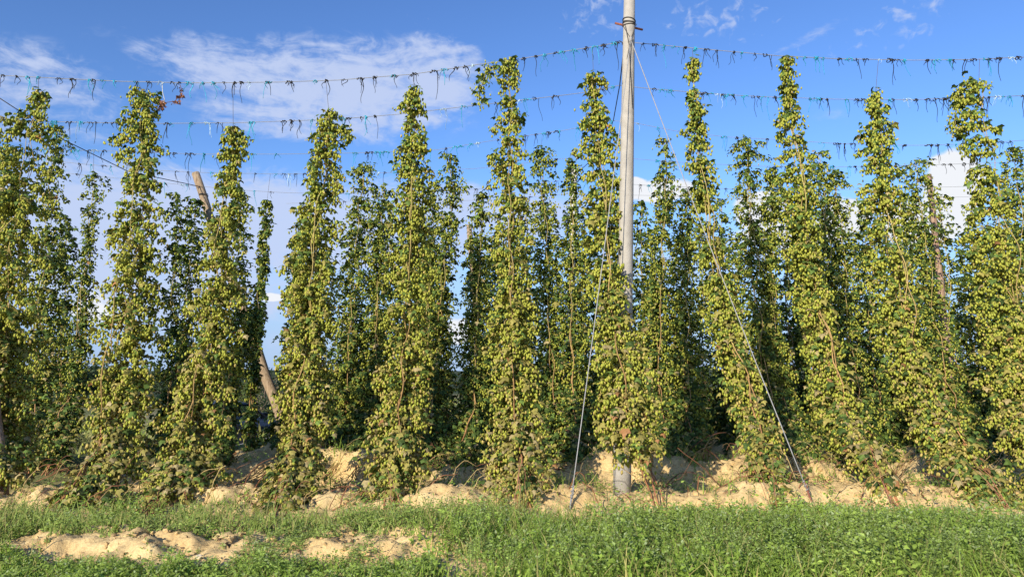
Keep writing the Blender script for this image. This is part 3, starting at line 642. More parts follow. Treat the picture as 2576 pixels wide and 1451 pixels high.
back([(962,470),(958,600),(950,800),(945,1000),(930,1170)], [(470,20),(520,26),(700,34),(900,36),(1100,44)], 'narrow second row hop plant pressed against the dense central left plant', 211)
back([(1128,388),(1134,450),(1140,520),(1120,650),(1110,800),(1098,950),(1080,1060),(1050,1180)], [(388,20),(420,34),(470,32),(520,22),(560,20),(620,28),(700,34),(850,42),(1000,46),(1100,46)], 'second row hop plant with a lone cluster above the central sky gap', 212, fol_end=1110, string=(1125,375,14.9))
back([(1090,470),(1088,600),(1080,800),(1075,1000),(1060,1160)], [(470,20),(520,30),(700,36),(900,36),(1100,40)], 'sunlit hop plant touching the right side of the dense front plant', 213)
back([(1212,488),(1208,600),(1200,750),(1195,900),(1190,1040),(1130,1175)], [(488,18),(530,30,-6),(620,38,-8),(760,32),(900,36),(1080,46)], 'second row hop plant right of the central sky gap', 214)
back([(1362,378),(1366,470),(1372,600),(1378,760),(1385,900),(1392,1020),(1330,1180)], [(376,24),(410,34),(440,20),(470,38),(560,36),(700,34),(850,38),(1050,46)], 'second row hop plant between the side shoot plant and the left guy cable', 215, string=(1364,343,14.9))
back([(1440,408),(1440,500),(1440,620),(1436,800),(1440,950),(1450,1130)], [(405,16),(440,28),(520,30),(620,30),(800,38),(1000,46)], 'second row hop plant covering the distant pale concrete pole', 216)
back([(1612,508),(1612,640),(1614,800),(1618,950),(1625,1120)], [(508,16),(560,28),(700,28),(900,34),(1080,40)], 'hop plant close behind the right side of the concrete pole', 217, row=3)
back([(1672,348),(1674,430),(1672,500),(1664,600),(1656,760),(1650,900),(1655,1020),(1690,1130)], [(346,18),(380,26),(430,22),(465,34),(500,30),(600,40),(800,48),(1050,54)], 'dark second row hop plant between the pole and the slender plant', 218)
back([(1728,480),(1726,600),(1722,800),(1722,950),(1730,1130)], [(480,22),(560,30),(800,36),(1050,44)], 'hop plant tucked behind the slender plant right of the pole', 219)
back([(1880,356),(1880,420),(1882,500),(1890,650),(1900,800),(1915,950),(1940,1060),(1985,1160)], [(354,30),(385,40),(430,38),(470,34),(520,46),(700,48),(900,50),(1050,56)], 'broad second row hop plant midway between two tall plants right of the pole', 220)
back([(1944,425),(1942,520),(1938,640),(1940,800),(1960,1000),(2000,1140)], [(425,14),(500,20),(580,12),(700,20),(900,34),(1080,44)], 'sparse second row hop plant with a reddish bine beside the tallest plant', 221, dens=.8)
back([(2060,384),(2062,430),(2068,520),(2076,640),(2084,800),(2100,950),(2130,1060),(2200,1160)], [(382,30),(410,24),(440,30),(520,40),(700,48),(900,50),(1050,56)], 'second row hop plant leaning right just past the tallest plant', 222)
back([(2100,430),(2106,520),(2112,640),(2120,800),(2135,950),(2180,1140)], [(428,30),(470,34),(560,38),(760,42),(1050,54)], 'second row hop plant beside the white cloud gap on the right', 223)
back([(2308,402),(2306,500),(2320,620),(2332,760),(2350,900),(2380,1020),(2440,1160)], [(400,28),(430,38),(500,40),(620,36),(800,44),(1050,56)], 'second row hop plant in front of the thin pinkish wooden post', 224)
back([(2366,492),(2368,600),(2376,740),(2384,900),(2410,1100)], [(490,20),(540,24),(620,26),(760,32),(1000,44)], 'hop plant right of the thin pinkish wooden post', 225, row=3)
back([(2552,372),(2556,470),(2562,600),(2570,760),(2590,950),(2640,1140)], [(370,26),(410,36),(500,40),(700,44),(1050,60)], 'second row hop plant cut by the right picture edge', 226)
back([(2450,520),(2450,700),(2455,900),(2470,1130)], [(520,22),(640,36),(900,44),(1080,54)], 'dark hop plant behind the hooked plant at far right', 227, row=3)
back([(18,372),(14,470),(8,620),(2,850),(-6,1170)], [(370,22),(420,38),(600,46),(900,50),(1100,50)], 'second row hop plant at the very left picture edge', 228)
# rows three and four: masses of foliage seen through the gaps
for k, (px, yt) in enumerate([(762,535),(985,520),(1052,520),(1255,540),(1325,520),(1500,520),(1560,530),(1815,505),(1975,480),(2030,500),(2180,500),(2262,485),(2520,470)]):
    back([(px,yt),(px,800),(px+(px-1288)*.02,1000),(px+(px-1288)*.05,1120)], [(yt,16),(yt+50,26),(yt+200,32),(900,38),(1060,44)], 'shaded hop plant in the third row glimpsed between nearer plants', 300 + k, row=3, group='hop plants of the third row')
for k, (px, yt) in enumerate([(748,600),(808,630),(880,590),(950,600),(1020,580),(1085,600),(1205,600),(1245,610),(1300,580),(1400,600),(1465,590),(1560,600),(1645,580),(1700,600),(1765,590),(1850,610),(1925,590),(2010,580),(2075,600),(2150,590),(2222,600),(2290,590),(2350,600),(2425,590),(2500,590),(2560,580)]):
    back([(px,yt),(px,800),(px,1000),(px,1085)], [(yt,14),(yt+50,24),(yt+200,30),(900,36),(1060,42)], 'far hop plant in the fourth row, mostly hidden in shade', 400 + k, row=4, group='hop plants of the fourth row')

# dried brown shoot hanging from the nearest wire
r = np.random.default_rng(9)
b = at(436, 212, 11); root = empty('dried_shoot', b, 'rust brown dead shoot hanging from the nearest wire at upper left', 'dead shoot')
mb = MB(); lf = MB()
tp = [at(452,212,11), at(458,228,11), at(452,240,11), at(440,255,11), at(420,258,11), at(404,262,11), at(402,276,11)]
mb.tube(tp, .005, 4, (.16, .07, .04)); mb.tube([at(408,208,11), at(409,232,11), at(414,250,11), at(408,268,11)], .006, 4, (.6, .62, .6)); mb.build('stem', M_dry, root)
cl = [(456,230,5,7),(460,243,4,4),(450,243,4,5),(440,254,9,5),(447,257,6,3),(404,262,5,6),(400,270,6,5),(410,272,6,5),(413,258,3,5)]
P = np.concatenate([np.array([at(cx + r.normal(0, sx * .6), cy + r.normal(0, sy * .6), 11 + r.normal(0, .04)) for _ in range(9)]) for cx, cy, sx, sy in cl]); n = len(P)
d = r.normal(0, 1, (n, 3)); d[:, 2] -= .8; lf.inst(LV, LF, frames(d, r.normal(0, 1, (n, 3))) * r.uniform(.03, .06, n)[:, None, None], P, np.array((.25, .115, .06)) * r.uniform(.6, 1.4, (n, 1)))
lf.build('dead_leaves', M_dry, root)

# ------------------------------------------------------------------ weeds, grass, litter
KV = np.array([(0, 0, 0), (.27, .36, .07), (0, 1, -.14), (-.27, .36, .07), (0, .5, 0)]); KF = np.array([(0, 1, 4), (1, 2, 4), (2, 3, 4), (3, 0, 4)])
def weeds(pts, hts, cols, seed, leaf=.045, nl=26, mb=None, pale=.4, spread=.42):
    r = np.random.default_rng(seed); n = len(pts)
    mb = mb or MB()
    k = np.tile(np.arange(nl), n); own = np.repeat(np.arange(n), nl)
    t = (k + r.uniform(.2, .8, n * nl)) / nl
    az = k * 2.4 + r.normal(0, .5, n * nl) + own; H = hts[own]
    lean = r.normal(0, .22, (n, 2))[own]; branch = (1 - t) * spread + .06
    rad = H * branch * r.uniform(.1, 1.0, n * nl)
    P = pts[own] + np.stack([lean[:, 0] * H * t + np.cos(az) * rad, lean[:, 1] * H * t + np.sin(az) * rad, H * (t * .92 + .03)], 1)
    top = np.clip((t - .72) / .28, 0, 1)
    d = np.stack([np.cos(az), np.sin(az), r.normal(.1, .45, n * nl) + top], 1)
    up = np.stack([r.normal(-.2, .4, n * nl) - np.cos(az) * top, r.normal(-.55, .4, n * nl) - np.sin(az) * top, np.ones(n * nl)], 1)
    s = leaf * r.uniform(.5, 1.25, n * nl) * (1 - .45 * top)
    c = cols[own] * r.uniform(.65, 1.4, (n * nl, 1))
    pl = (r.random(n * nl) < pale) * top; c = c * (1 - pl[:, None]) + np.array((.36, .43, .22)) * pl[:, None]
    mb.inst(KV, KF, frames(d, up) * s[:, None, None], P, c)
    # stems
    for p, h, l in zip(pts[::2], hts[::2], lean[::nl][::2]):
        q = p + np.array((l[0] * h, l[1] * h, h * .95)); w = .003
        mb.add([p + (-w, 0, 0), p + (w, 0, 0), q + (w * .5, 0, 0), q + (-w * .5, 0, 0)], [(0, 1, 2, 3)], (.11, .15, .05))
    return mb
def grass(pts, lens, cols, seed, mb=None, w=.0045):
    r = np.random.default_rng(seed); n = len(pts); mb = mb or MB()
    az = r.uniform(0, 6.28, n); bend = r.uniform(.15, .95, n); t = np.array((0, .4, .75, 1.0))
    hx = np.cos(az)[:, None] * lens[:, None] * bend[:, None] * t ** 2; hy = np.sin(az)[:, None] * lens[:, None] * bend[:, None] * t ** 2
    hz = lens[:, None] * (t - .42 * bend[:, None] * t ** 2.4)
    C = pts[:, None, :] + np.stack([hx, hy, hz], -1)
    fa = r.uniform(-.9, .9, n); sx = np.stack([np.cos(fa), np.sin(fa), 0 * fa], 1)[:, None, :] * (w * np.array((1, .9, .6, .1)))[None, :, None] * r.uniform(.6, 1.5, n)[:, None, None]
    V = np.stack([C - sx, C + sx], 2).reshape(-1, 3)                       # n,4,2
    f = np.array([(0, 1, 3, 2), (2, 3, 5, 4), (4, 5, 7, 6)]); Fc = (f[None] + (np.arange(n) * 8)[:, None, None]).reshape(-1, 4)
    c = np.repeat(cols * r.uniform(.7, 1.35, (n, 1)), 8, 0); mb.add(V, Fc, c); return mb
def scatter(n, x0, x1, y0, y1, r, dens):
    x = r.uniform(x0, x1, n); y = r.uniform(y0, y1, n); k = r.random(n) < dens(x, y); x, y = x[k], y[k]
    return np.stack([x, y, ground(x, y)], 1)
def pxof(x, y): return 1288 + F * x / y
r = np.random.default_rng(21)
WR = np.array((.205, .30, .052)); WL = np.array((.25, .32, .085)); WY = np.array((.34, .32, .12))
def d_right(x, y):
    e = pxof(x, y); edge = 8.3 + 1.6 * (vnoise(x * 1.1, x * 0, 41) - .5) + .5 * (vnoise(x * 3.7, x * 0, 49) - .5) - .5 * sst(2300, 2560, e)
    patch = sst(.34, .50, vnoise(x * 1.3 + 3, y * 2.2, 42) + .30 * sst(8.3, 7.4, y))
    bare = sst(2330, 2420, e) * sst(7.6, 7.9, y) * (1 - sst(8.2, 8.5, y))
    return sst(1080, 1330, e + 260 * (vnoise(x * 1.6, y * 1.6, 43) - .5)) * (1 - sst(edge - .25, edge + .1, y)) * patch * (1 - .85 * bare)
def d_left_low(x, y):
    e = pxof(x, y); lim = 6.34 + .22 * (vnoise(x * 1.7, x * 0, 44) - .5) + .5 * sst(170, 20, e)
    return (1 - sst(1120, 1320, e)) * (1 - sst(lim - .08, lim + .05, y)) * sst(.22, .4, vnoise(x * 2, y * 2, 45))
def d_left_band(x, y):
    e = pxof(x, y); lo = 7.16 + .25 * (vnoise(x * 1.9, x * 0, 46) - .5) - .75 * sst(230, 40, e); hi = 8.7 + .5 * (vnoise(x * 1.2, x * 0, 47) - .5)
    bare = sst(330, 380, e) * (1 - sst(640, 700, e)) * sst(8.05, 8.3, y)
    return (1 - sst(1260, 1420, e)) * sst(lo - .05, lo + .15, y) * (1 - sst(hi - .3, hi, y)) * sst(.22, .48, vnoise(x * 1.5, y * 2.3, 48)) * (1 - .8 * bare)
pr = scatter(3400, -1.2, 6.9, 5.55, 9.2, r, d_right)
e = pxof(pr[:, 0], pr[:, 1])
hr = r.uniform(.14, .42, len(pr)) * (.35 + 1.3 * vnoise(pr[:, 0] * 1.7, pr[:, 1] * 1.7, 51)) * (1 - .5 * sst(7.2, 8.4, pr[:, 1]))
cr_ = WR * (1 - .45 * vnoise(pr[:, 0] * .9, pr[:, 1] * .9, 52)[:, None]) * 1.35 + WY * .35 * vnoise(pr[:, 0] * 1.2 + 5, pr[:, 1] * 1.2, 53)[:, None] ** 2
wm = weeds(pr, hr, cr_, 1, leaf=.052, nl=24)
pq = scatter(1500, -1.2, 6.9, 5.55, 9.0, r, lambda x, y: d_right(x, y) * .8 + .25 * sst(.5, .6, vnoise(x, y, 58)))
wm = weeds(pq, r.uniform(.22, .46, len(pq)) * (1 - .55 * sst(7.0, 8.4, pq[:, 1])), WR * .8 + np.array((.10, .12, .05)) + 0 * pq, 12, leaf=.024, nl=44, mb=wm, pale=.8, spread=.16)
pl_ = scatter(2600, -5.2, .5, 5.5, 6.9, r, d_left_low)
wm = weeds(pl_, r.uniform(.05, .17, len(pl_)) * (.6 + .8 * vnoise(pl_[:, 0] * 2, pl_[:, 1] * 2, 71)), WR * .75 + WL * .35 + 0 * pl_, 2, leaf=.040, nl=18, mb=wm)
pb_ = scatter(2300, -6.2, 1.0, 6.3, 9.1, r, d_left_band)
wm = weeds(pb_, r.uniform(.05, .24, len(pb_)) * (.5 + vnoise(pb_[:, 0] * 1.5, pb_[:, 1] * 1.5, 72)), WL * .6 + WR * .5 + 0 * pb_, 3, leaf=.042, nl=16, mb=wm)
# sparse tufts on the soil and in the furrows
ps = scatter(3200, -6.5, 7.5, 8.6, 13.5, r, lambda x, y: (.34 + .5 * sst(1300, 700, pxof(x, y)) * sst(11, 9, y)) * sst(.40, .60, vnoise(x * 1.3, y * 1.3, 61)) + .05)
wm = weeds(ps, r.uniform(.05, .26, len(ps)), WR * .9 + WL * .2 + 0 * ps, 4, leaf=.045, nl=16, mb=wm)
pk = scatter(1500, -5.0, .6, 6.35, 7.3, r, lambda x, y: .85 * sst(.50, .62, vnoise(x * 2.3, y * 2.3, 62)) + .04)
wm = weeds(pk, r.uniform(.03, .12, len(pk)), WL + 0 * pk, 5, leaf=.032, nl=14, mb=wm)
tag(wm.build('weeds', M_weed, smooth=False), kind='stuff', label='green broadleaf weeds covering the soil in front of the hop rows', cat='weeds')

gm = MB()
pg = scatter(11000, -6.3, 1.2, 6.3, 9.0, r, d_left_band); gm = grass(pg, r.uniform(.06, .30, len(pg)) * (.45 + 1.0 * vnoise(pg[:, 0] * 1.3, pg[:, 1] * 1.8, 73)), np.where(r.random((len(pg), 1)) < .35, WY, WL) + 0 * pg, 6, gm)
pg = scatter(9000, -5.2, .8, 5.5, 6.7, r, d_left_low); gm = grass(pg, r.uniform(.04, .15, len(pg)), np.where(r.random((len(pg), 1)) < .25, WY, WR) + 0 * pg, 7, gm)
pg = scatter(20000, -1.2, 6.8, 5.5, 9.2, r, d_right); gm = grass(pg, r.uniform(.10, .38, len(pg)) * (1 - .5 * sst(7.2, 8.4, pg[:, 1])), np.where(r.random((len(pg), 1)) < .3, WY, WR) + 0 * pg, 8, gm)
pg = scatter(9000, -6.5, 7.5, 8.6, 12.5, r, lambda x, y: (.35 + .5 * sst(1300, 700, pxof(x, y)) * sst(11, 9, y)) * sst(.48, .72, vnoise(x * 1.1 + 7, y * 1.4, 63))); gm = grass(pg, r.uniform(.08, .34, len(pg)), np.where(r.random((len(pg), 1)) < .3, WY, WR) + 0 * pg, 9, gm)
# tall grass beyond the yard
pg = scatter(9000, -34, -4, 19, 60, r, lambda x, y: sst(.3, .5, vnoise(x * .3, y * .3, 64)) * (abs(y - 22.2) > 1.5)); gm = grass(pg, r.uniform(.25, .8, len(pg)), np.where(r.random((len(pg), 1)) < .55, WY, WL * .9) + 0 * pg, 10, gm, w=.03)
tag(gm.build('grass', M_weed, smooth=False), kind='stuff', label='blades of green and yellowing grass among the weeds', cat='grass')

# fallen leaves and stem bits on the soil
lt = MB(); pt_ = scatter(15000, -6.5, 7.5, 6.5, 13.5, r, lambda x, y: .10 + .9 * sst(.42, .7, vnoise(x * 1.2, y * 1.5, 65)) * .6); n = len(pt_); pt_[:, 2] += .012
d = r.normal(0, 1, (n, 3)); d[:, 2] *= .25; up = np.stack([r.normal(0, .4, n), r.normal(0, .4, n), np.ones(n)], 1)
kc = np.array([(.10, .055, .028), (.20, .12, .06), (.10, .10, .04), (.05, .035, .02)])[r.integers(0, 4, n)]
lt.inst(LV, LF, frames(d, up) * r.uniform(.018, .05, n)[:, None, None], pt_, kc)
tag(lt.build('leaf_litter', M_dry, smooth=False), kind='stuff', label='brown leaf litter scattered over the sandy soil', cat='leaf litter')

# crumbs of soil
pc = scatter(16000, -6.5, 7.5, 6.4, 13.0, r, lambda x, y: .15 + .85 * sst(.4, .7, vnoise(x * 2.1, y * 2.1, 68))); n = len(pc)
bm = bmesh.new(); bmesh.ops.create_icosphere(bm, subdivisions=1, radius=1); q_ = np.random.default_rng(3)
RV = np.array([v.co[:] for v in bm.verts]) * q_.uniform(.7, 1.15, (len(bm.verts), 1)); RF = np.array([[v.index for v in f.verts] for f in bm.faces]); bm.free()
M_ = frames(r.normal(0, 1, (n, 3)), r.normal(0, 1, (n, 3))) * (.007 + .042 * r.random(n) ** 4)[:, None, None] * r.uniform(.6, 1.3, (n, 3, 1))
cm = MB(); cm.inst(RV, RF, M_, pc, np.array((.60, .42, .19)) * r.uniform(.75, 1.12, (n, 1)))
tag(cm.build('soil_crumbs', M_dry, smooth=False), kind='stuff', label='crumbs of dry sandy soil scattered over the ridges', cat='soil crumbs')

# dry bare stalks arching at the feet of the plants
sk = MB()
def stalk(p0, p1, sag, th, c, r):
    t = np.linspace(0, 1, 9)[:, None]; P = np.array(p0) * (1 - t) + np.array(p1) * t; P[:, 2] += sag * np.sin(t[:, 0] * math.pi)
    P += np.cumsum(r.normal(0, .012, P.shape), 0); sk.tube(P, np.linspace(th, th * .6, 9), 4, c)
for px in list(range(60, 2560, 54)):
    for Yr, nk in ((11.6, 4), (9.3, 3)):
        for _ in range(nk):
            x = (px + r.normal(0, 40) - 1288) / F * Yr; y = Yr + r.normal(0, .3); z = float(ground(x, y))
            sd_ = (1 if px < 1500 else r.choice((-1, 1))); L = r.uniform(.25, .75)
            c = np.array([(.24, .10, .05), (.36, .25, .11), (.15, .065, .035), (.42, .31, .13)][r.integers(0, 4)])
            stalk((x, y, z - .02), (x + sd_ * L * r.uniform(.2, 1), y + r.normal(0, .15), z + L * r.uniform(-.1, .75)), r.uniform(-.02, .2), r.uniform(.003, .008), c, r)
for (a, b_, Y0) in [((800,1205),(882,1138),11.3),((812,1200),(880,1142),11.4),((1068,1192),(1140,1136),11.4),((1078,1188),(1128,1150),11.4),((560,1262),(672,1180),10.2),((570,1250),(668,1190),10.2),((590,1240),(690,1165),10.6),
                    ((1960,1150),(2012,1120),11.6),((1940,1170),(2040,1128),11.2),((2130,1150),(2190,1120),11.5),((2230,1185),(2310,1140),10.6),((2236,1190),(2300,1150),10.6),((2440,1160),(2500,1130),10.8),((2480,1130),(2560,1120),11),((1700,1160),(1790,1140),11.5),((1750,1150),(1800,1110),11.8)]:
    p0 = at(*a, Y0); p1 = at(*b_, Y0 + .6); p0[2] = min(p0[2], float(ground(p0[0], Y0)) + .05)
    for _ in range(3): stalk(p0 + r.normal(0, .03, 3), p1 + r.normal(0, .04, 3), r.uniform(-.02, .06), .009, np.array((.40, .27, .11)) * r.uniform(.7, 1.2), r)
for (bx, by, tx, ty) in [(60,1330,170,1250),(90,1345,205,1200),(350,1350,420,1240),(365,1345,436,1230),(360,1335,425,1260),(980,1312,992,1190),(1312,1290,1300,1150),(690,1300,735,1200),(1660,1270,1625,1160),(1950,1260,1910,1140),(2258,1255,2190,1150),(2535,1240,2440,1150)]:
    p0 = at(bx, by, 8.6); p0[2] = float(ground(p0[0], 8.6)); p1 = at(tx, ty, 9.2)
    for _ in range(3): stalk(p0 + r.normal(0, .05, 3) * (1, 1, .2), p1 + r.normal(0, .07, 3), r.uniform(-.09, .09), r.uniform(.003, .006), np.array((.30, .13, .075)) * r.uniform(.7, 1.4), r)
tag(sk.build('dry_stalks', M_stem), kind='stuff', label='dry reddish brown stalks tangled at the feet of the hop plants', cat='dry stalks')

# pale stone and clods
def rock(name, px, py, Y, s, m, label, cat, seed, group=None):
    r_ = np.random.default_rng(seed); bm = bmesh.new(); bmesh.ops.create_icosphere(bm, subdivisions=2, radius=s)
    for v in bm.verts: v.co *= 1 + r_.normal(0, .10); v.co.z *= .7
    me = bpy.data.meshes.new(name); bm.to_mesh(me); bm.free(); o = link(name, me, m); p = at(px, py, Y); o.location = (p[0], Y, float(ground(p[0], Y)) + s * .35)
    tag(o, label, cat, group)
M_stone = mat('pale stone', (.62, .55, .40), rough=.9, nscale=30, namp=.2); M_clod = mat('soil clod', (.60, .44, .21), rough=.95, nscale=30, namp=.25, bump=.5)
rock('stone', 502, 1374, 6.62, .030, M_stone, 'small pale yellowish stone on the sandy bank at lower left', 'stone', 1)
for k, (px, py, Y) in enumerate([(350,1350,6.9),(368,1352,6.8),(1020,1345,6.85),(1110,1345,6.8),(1170,1330,6.9),(640,1345,6.75),(850,1378,6.55),(1905,1275,8.6),(1720,1268,8.7),(2430,1290,8.1),(2465,1300,8.0),(1500,1250,8.9)]):
    rock('soil_clod', px, py, Y, .018 + .018 * (k % 3) / 2, M_clod, 'sandy soil clod lying loose on the bare ground', 'soil clod', 20 + k, 'loose soil clods on the bare ground')

# ------------------------------------------------------------------ parked car beyond the yard
def car():
    X, Y = (575 - 1288) / F * 24, 24.0; z0 = float(ground(X, Y, False))
    root = bpy.data.objects.new('parked_car', None); COL.objects.link(root)
    tag(root, 'dark navy parked car seen through the gap in the hop rows', 'car')
    paint = mat('navy paint', (.004, .005, .008), rough=.4, spec=.12, nscale=2, namp=.1); blk = mat('black plastic', (.012, .012, .013), rough=.6, nscale=20, namp=.2)
    gl = mat('car glass', (.6, .7, .7), rough=.03); gl.node_tree.nodes['Principled BSDF'].inputs['Transmission Weight'].default_value = 1; gl.node_tree.nodes['Principled BSDF'].inputs['IOR'].default_value = 1.05
    rub = mat('tyre rubber', (.015, .015, .015), rough=.9, nscale=30, namp=.2); alu = mat('alloy', (.4, .4, .42), rough=.35, metallic=.8, nscale=20, namp=.1); lamp = mat('headlamp glass', (.7, .72, .75), rough=.1, nscale=20, namp=.1); red = mat('tail lamp', (.35, .01, .01), rough=.2, nscale=20, namp=.1)
    wht = mat('number plate white', (.75, .76, .78), rough=.4, nscale=20, namp=.05)
    def part(name, mb, m, par=root, sm=False):
        o = mb.build(name, m, None, sm); o.parent = par; return o
    def bevel(o, w):
        b = o.modifiers.new('bevel', 'BEVEL'); b.width = w; b.segments = 3; b.limit_method = 'ANGLE'; b.angle_limit = R(35)
    # lower body: side profile with wheel arches, x forward
    pr = [(-2.12,.32),(-2.16,.62),(-2.08,.98),(-1.2,1.0),(.75,.98),(1.55,.90),(2.02,.78),(2.14,.58),(2.10,.28)]
    def arch(cx): return [(cx + .37 * math.cos(a), .31 + .37 * math.sin(a)) for a in np.linspace(0, math.pi, 9)]
    low = [(1.72,.22)] + arch(1.33) + [(.9,.20),(-.85,.20)] + arch(-1.28) + [(-1.7,.24)]
    poly = pr + low; n = len(poly); mb = MB(); V = []
    for yy, sh in ((-.87, 0), (.87, 0)):
        V += [(x, yy * (1 - .10 * max(0, (abs(x) - 1.5)) / .65), z) for x, z in poly]
    Fq = [(i, (i + 1) % n, n + (i + 1) % n, n + i) for i in range(n)]
    mb.add(V, Fq); me_o = part('body', mb, paint)
    bm = bmesh.new(); bm.from_mesh(me_o.data); bm.verts.ensure_lookup_table()
    bm.faces.new([bm.verts[i] for i in range(n)][::-1]); bm.faces.new([bm.verts[n + i] for i in range(n)])
    bmesh.ops.recalc_face_normals(bm, faces=bm.faces); bm.to_mesh(me_o.data); bm.free(); bevel(me_o, .05)
    # roof and pillars
    mb = MB(); rf = [(-1.75,1.36),(-1.2,1.46),(-.3,1.49),(.2,1.44),(.35,1.39)]
    for i in range(len(rf) - 1):
        (x0, z0_), (x1, z1) = rf[i], rf[i+1]; w = .62
        mb.add([(x0,-w,z0_),(x1,-w,z1),(x1,w,z1),(x0,w,z0_),(x0,-w,z0_-.05),(x1,-w,z1-.05),(x1,w,z1-.05),(x0,w,z0_-.05)], [(0,1,2,3),(4,7,6,5),(0,4,5,1),(3,2,6,7)] + ([(0,3,7,4)] if i == 0 else []) + ([(1,5,6,2)] if i == len(rf) - 2 else []))
    part('roof', mb, paint)
    for s in (-1, 1):
        for (a, b, th) in (((.98,.84*s,.97),(.35,.63*s,1.40),.035), ((-.25,.85*s,.98),(-.30,.63*s,1.46),.04), ((-1.25,.85*s,.99),(-1.3,.63*s,1.44),.05), ((-2.05,.80*s,.98),(-1.75,.62*s,1.36),.07)):
            mb = MB(); mb.tube([a, b], th, 6); part('pillar', mb, paint)
        for q in (((.93,.98),(-.25,.985),(-.3,1.44),(.33,1.40)), ((-.25,.985),(-1.25,.99),(-1.3,1.43),(-.3,1.44)), ((-1.25,.99),(-1.98,.98),(-1.72,1.35),(-1.3,1.43))):
            mb = MB(); P = [(x, s * (.84 if z < 1.1 else .63), z) for x, z in q]; mb.add(P + [(x, y - s * .012, z) for x, y, z in P], [(0,1,2,3),(7,6,5,4)]); part('window', mb, gl)
        mb = MB(); mb.box((.62, s*.87 - (.18 if s < 0 else 0), 1.0), (.80, s*.87 + (.18 if s > 0 else 0), 1.12)); o = part('wing_mirror', mb, paint); bevel(o, .03)
        mb = MB(); mb.box((1.86, s*.62 - .16, .62), (2.10, s*.62 + .16, .76)); o = part('headlight', mb, lamp); bevel(o, .03)
        mb = MB(); mb.box((-2.16, s*.70 - .12, .70), (-2.06, s*.70 + .12, .92)); o = part('tail_light', mb, red); bevel(o, .02)
        for cx in (1.33, -1.28):
            mb = MB(); a = np.linspace(0, 2 * math.pi, 25); mb.tube(np.stack([cx + .235 * np.cos(a), 0 * a + s * .78, .31 + .235 * np.sin(a)], 1), .085, 10); w = part('wheel', mb, rub, sm=True)
            mb = MB(); mb.tube([(cx, s*.70, .31), (cx, s*.80, .31)], .20, 20); part('rim', mb, alu, w)
        for x in (-.12, -1.1):
            mb = MB(); mb.box((x - .1, s*.872 - .02, .84), (x + .1, s*.872 + .02, .87)); part('door_handle', mb, paint)
    for (x0, z0_, x1, z1, nm) in ((.98,.97,.35,1.41,'windscreen'), (-2.04,.99,-1.76,1.35,'rear_window')):
        mb = MB(); P = [(x0,-.80,z0_),(x0,.80,z0_),(x1,.60,z1),(x1,-.60,z1)]; mb.add(P + [(x - .012, y, z) for x, y, z in P], [(0,1,2,3),(7,6,5,4)]); part(nm, mb, gl)
    mb = MB(); mb.box((.28,-.11,1.26),(.31,.11,1.33)); mb.tube([(.30,0,1.32),(.33,0,1.40)], .012, 6); part('rear_view_mirror', mb, blk)
    mb = MB(); mb.box((2.02,-.80,.24),(2.18,.80,.52)); o = part('bumper', mb, blk); bevel(o, .05)
    mb = MB(); mb.box((2.10,-.45,.56),(2.165,.45,.70)); o = part('grille', mb, blk); bevel(o, .015)
    mb = MB(); mb.box((-2.19,-.26,.58),(-2.165,.26,.70)); part('number_plate', mb, wht)
    for sx_ in (.1, -.95):
        for s in (-.37, .37):
            mb = MB(); mb.box((sx_-.28,s-.22,.45),(sx_+.25,s+.22,.62)); mb.box((sx_-.40,s-.22,.55),(sx_-.25,s+.22,1.16)); o = part('seat', mb, blk); bevel(o, .05)
    root.location = (X, Y, z0); root.rotation_euler = (0, 0, R(-32))
car()

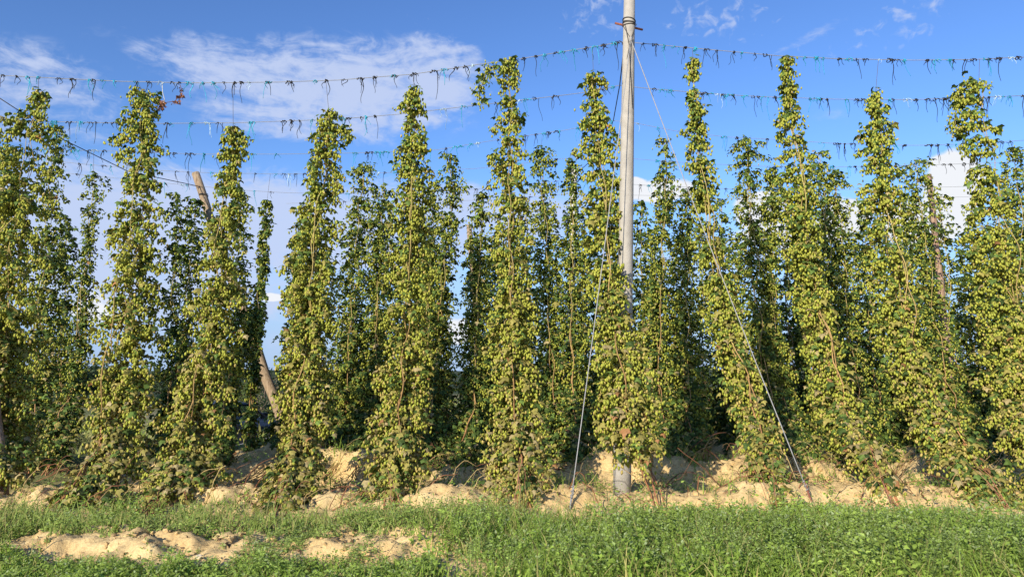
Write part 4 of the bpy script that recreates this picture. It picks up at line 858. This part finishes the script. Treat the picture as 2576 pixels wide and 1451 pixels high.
# ------------------------------------------------------------------ trees and bushes beyond
def tree(name, x, y, h, w, label, cat, seed, col, group=None, n=1500, trunk=True, leaf=.16):
    r_ = np.random.default_rng(seed); z = float(ground(x, y, False)); root = empty(name, (x, y, z), label, cat, group)
    tk = MB(); th = h * .32
    tk.tube([(x, y, z - .1), (x + .05 * h * r_.normal(0, .3), y, z + th * .6), (x, y, z + h * .75)], [.045 * h, .032 * h, .012 * h], 8, (.10, .075, .05))
    K = 14; cc = []
    for k in range(K):
        a = r_.uniform(0, 6.28); q = np.array((x + math.cos(a) * w * .33 * r_.random() ** .5, y + math.sin(a) * w * .33, z + h * r_.uniform(.30 if trunk else .12, .86))); cc.append((q, r_.uniform(.16, .30) * w))
        tk.tube([(x, y, z + th * .7), (np.array((x, y, z + th)) + q) / 2 + (0, 0, .1), q], [.016 * h, .01 * h, .004 * h], 5, (.10, .075, .05))
    tk.build('trunk' if trunk else 'stems', M_stem, root)
    P = []; Cc = []
    for q, s in cc:
        m = n // K; v = r_.normal(0, 1, (m, 3)); v /= np.linalg.norm(v, axis=1)[:, None]; v *= (r_.random((m, 1)) ** .4) * s * np.array((1, 1, .8)); P.append(q + v); Cc.append(np.tile(np.array(col) * r_.uniform(.65, 1.35), (m, 1)))
    P = np.concatenate(P); Cc = np.concatenate(Cc); d = r_.normal(0, 1, P.shape); up = r_.normal(0, 1, P.shape); up[:, 2] += .8
    mb = MB(); mb.inst(KV * (1.3, 1, 1), KF, frames(d, up) * r_.uniform(.6, 1.3, len(P))[:, None, None] * leaf, P, Cc * r_.uniform(.7, 1.3, (len(P), 1))); mb.build('crown', M_leaf, root, smooth=False)
for k, (px, Y, h, w) in enumerate([(20,120,7.5,8),(85,118,6.5,7),(140,122,7.8,8),(185,116,6.2,7),(225,120,7.2,8),(270,124,6.5,7),(430,120,6,7),(650,126,6.5,8)]):
    tree('field_tree', (px - 1288) / F * Y, Y, h, w, 'distant dark green tree beyond the pale field at left', 'tree', 500 + k, (.045, .07, .03), 'distant trees beyond the field', n=1400, leaf=.5)
tree('bush', (672 - 1288) / F * 36, 36, 2.6, 3.0, 'pinkish grey twiggy bush behind the leaning wooden post', 'bush', 520, (.16, .13, .08), n=1600, trunk=False, leaf=.12)
tree('bush', (655 - 1288) / F * 30, 30, 1.9, 2.6, 'green bush just above the roof of the parked car', 'bush', 521, (.09, .12, .03), n=1600, trunk=False, leaf=.10)
tree('bush', (628 - 1288) / F * 33, 33, 2.6, 2.4, 'dark green bush behind the parked car', 'bush', 522, (.035, .06, .025), n=1200, trunk=False, leaf=.10)
for k, (px, Y, h) in enumerate([(100, 27, 1.3), (205, 26.5, 1.4), (130, 30, 1.0)]):
    tree('bush', (px - 1288) / F * Y, Y, h, 1.7, 'low yellowish green bush by the gravel road at left', 'bush', 530 + k, (.11, .12, .04), 'low bushes by the gravel road', n=900, trunk=False, leaf=.09)
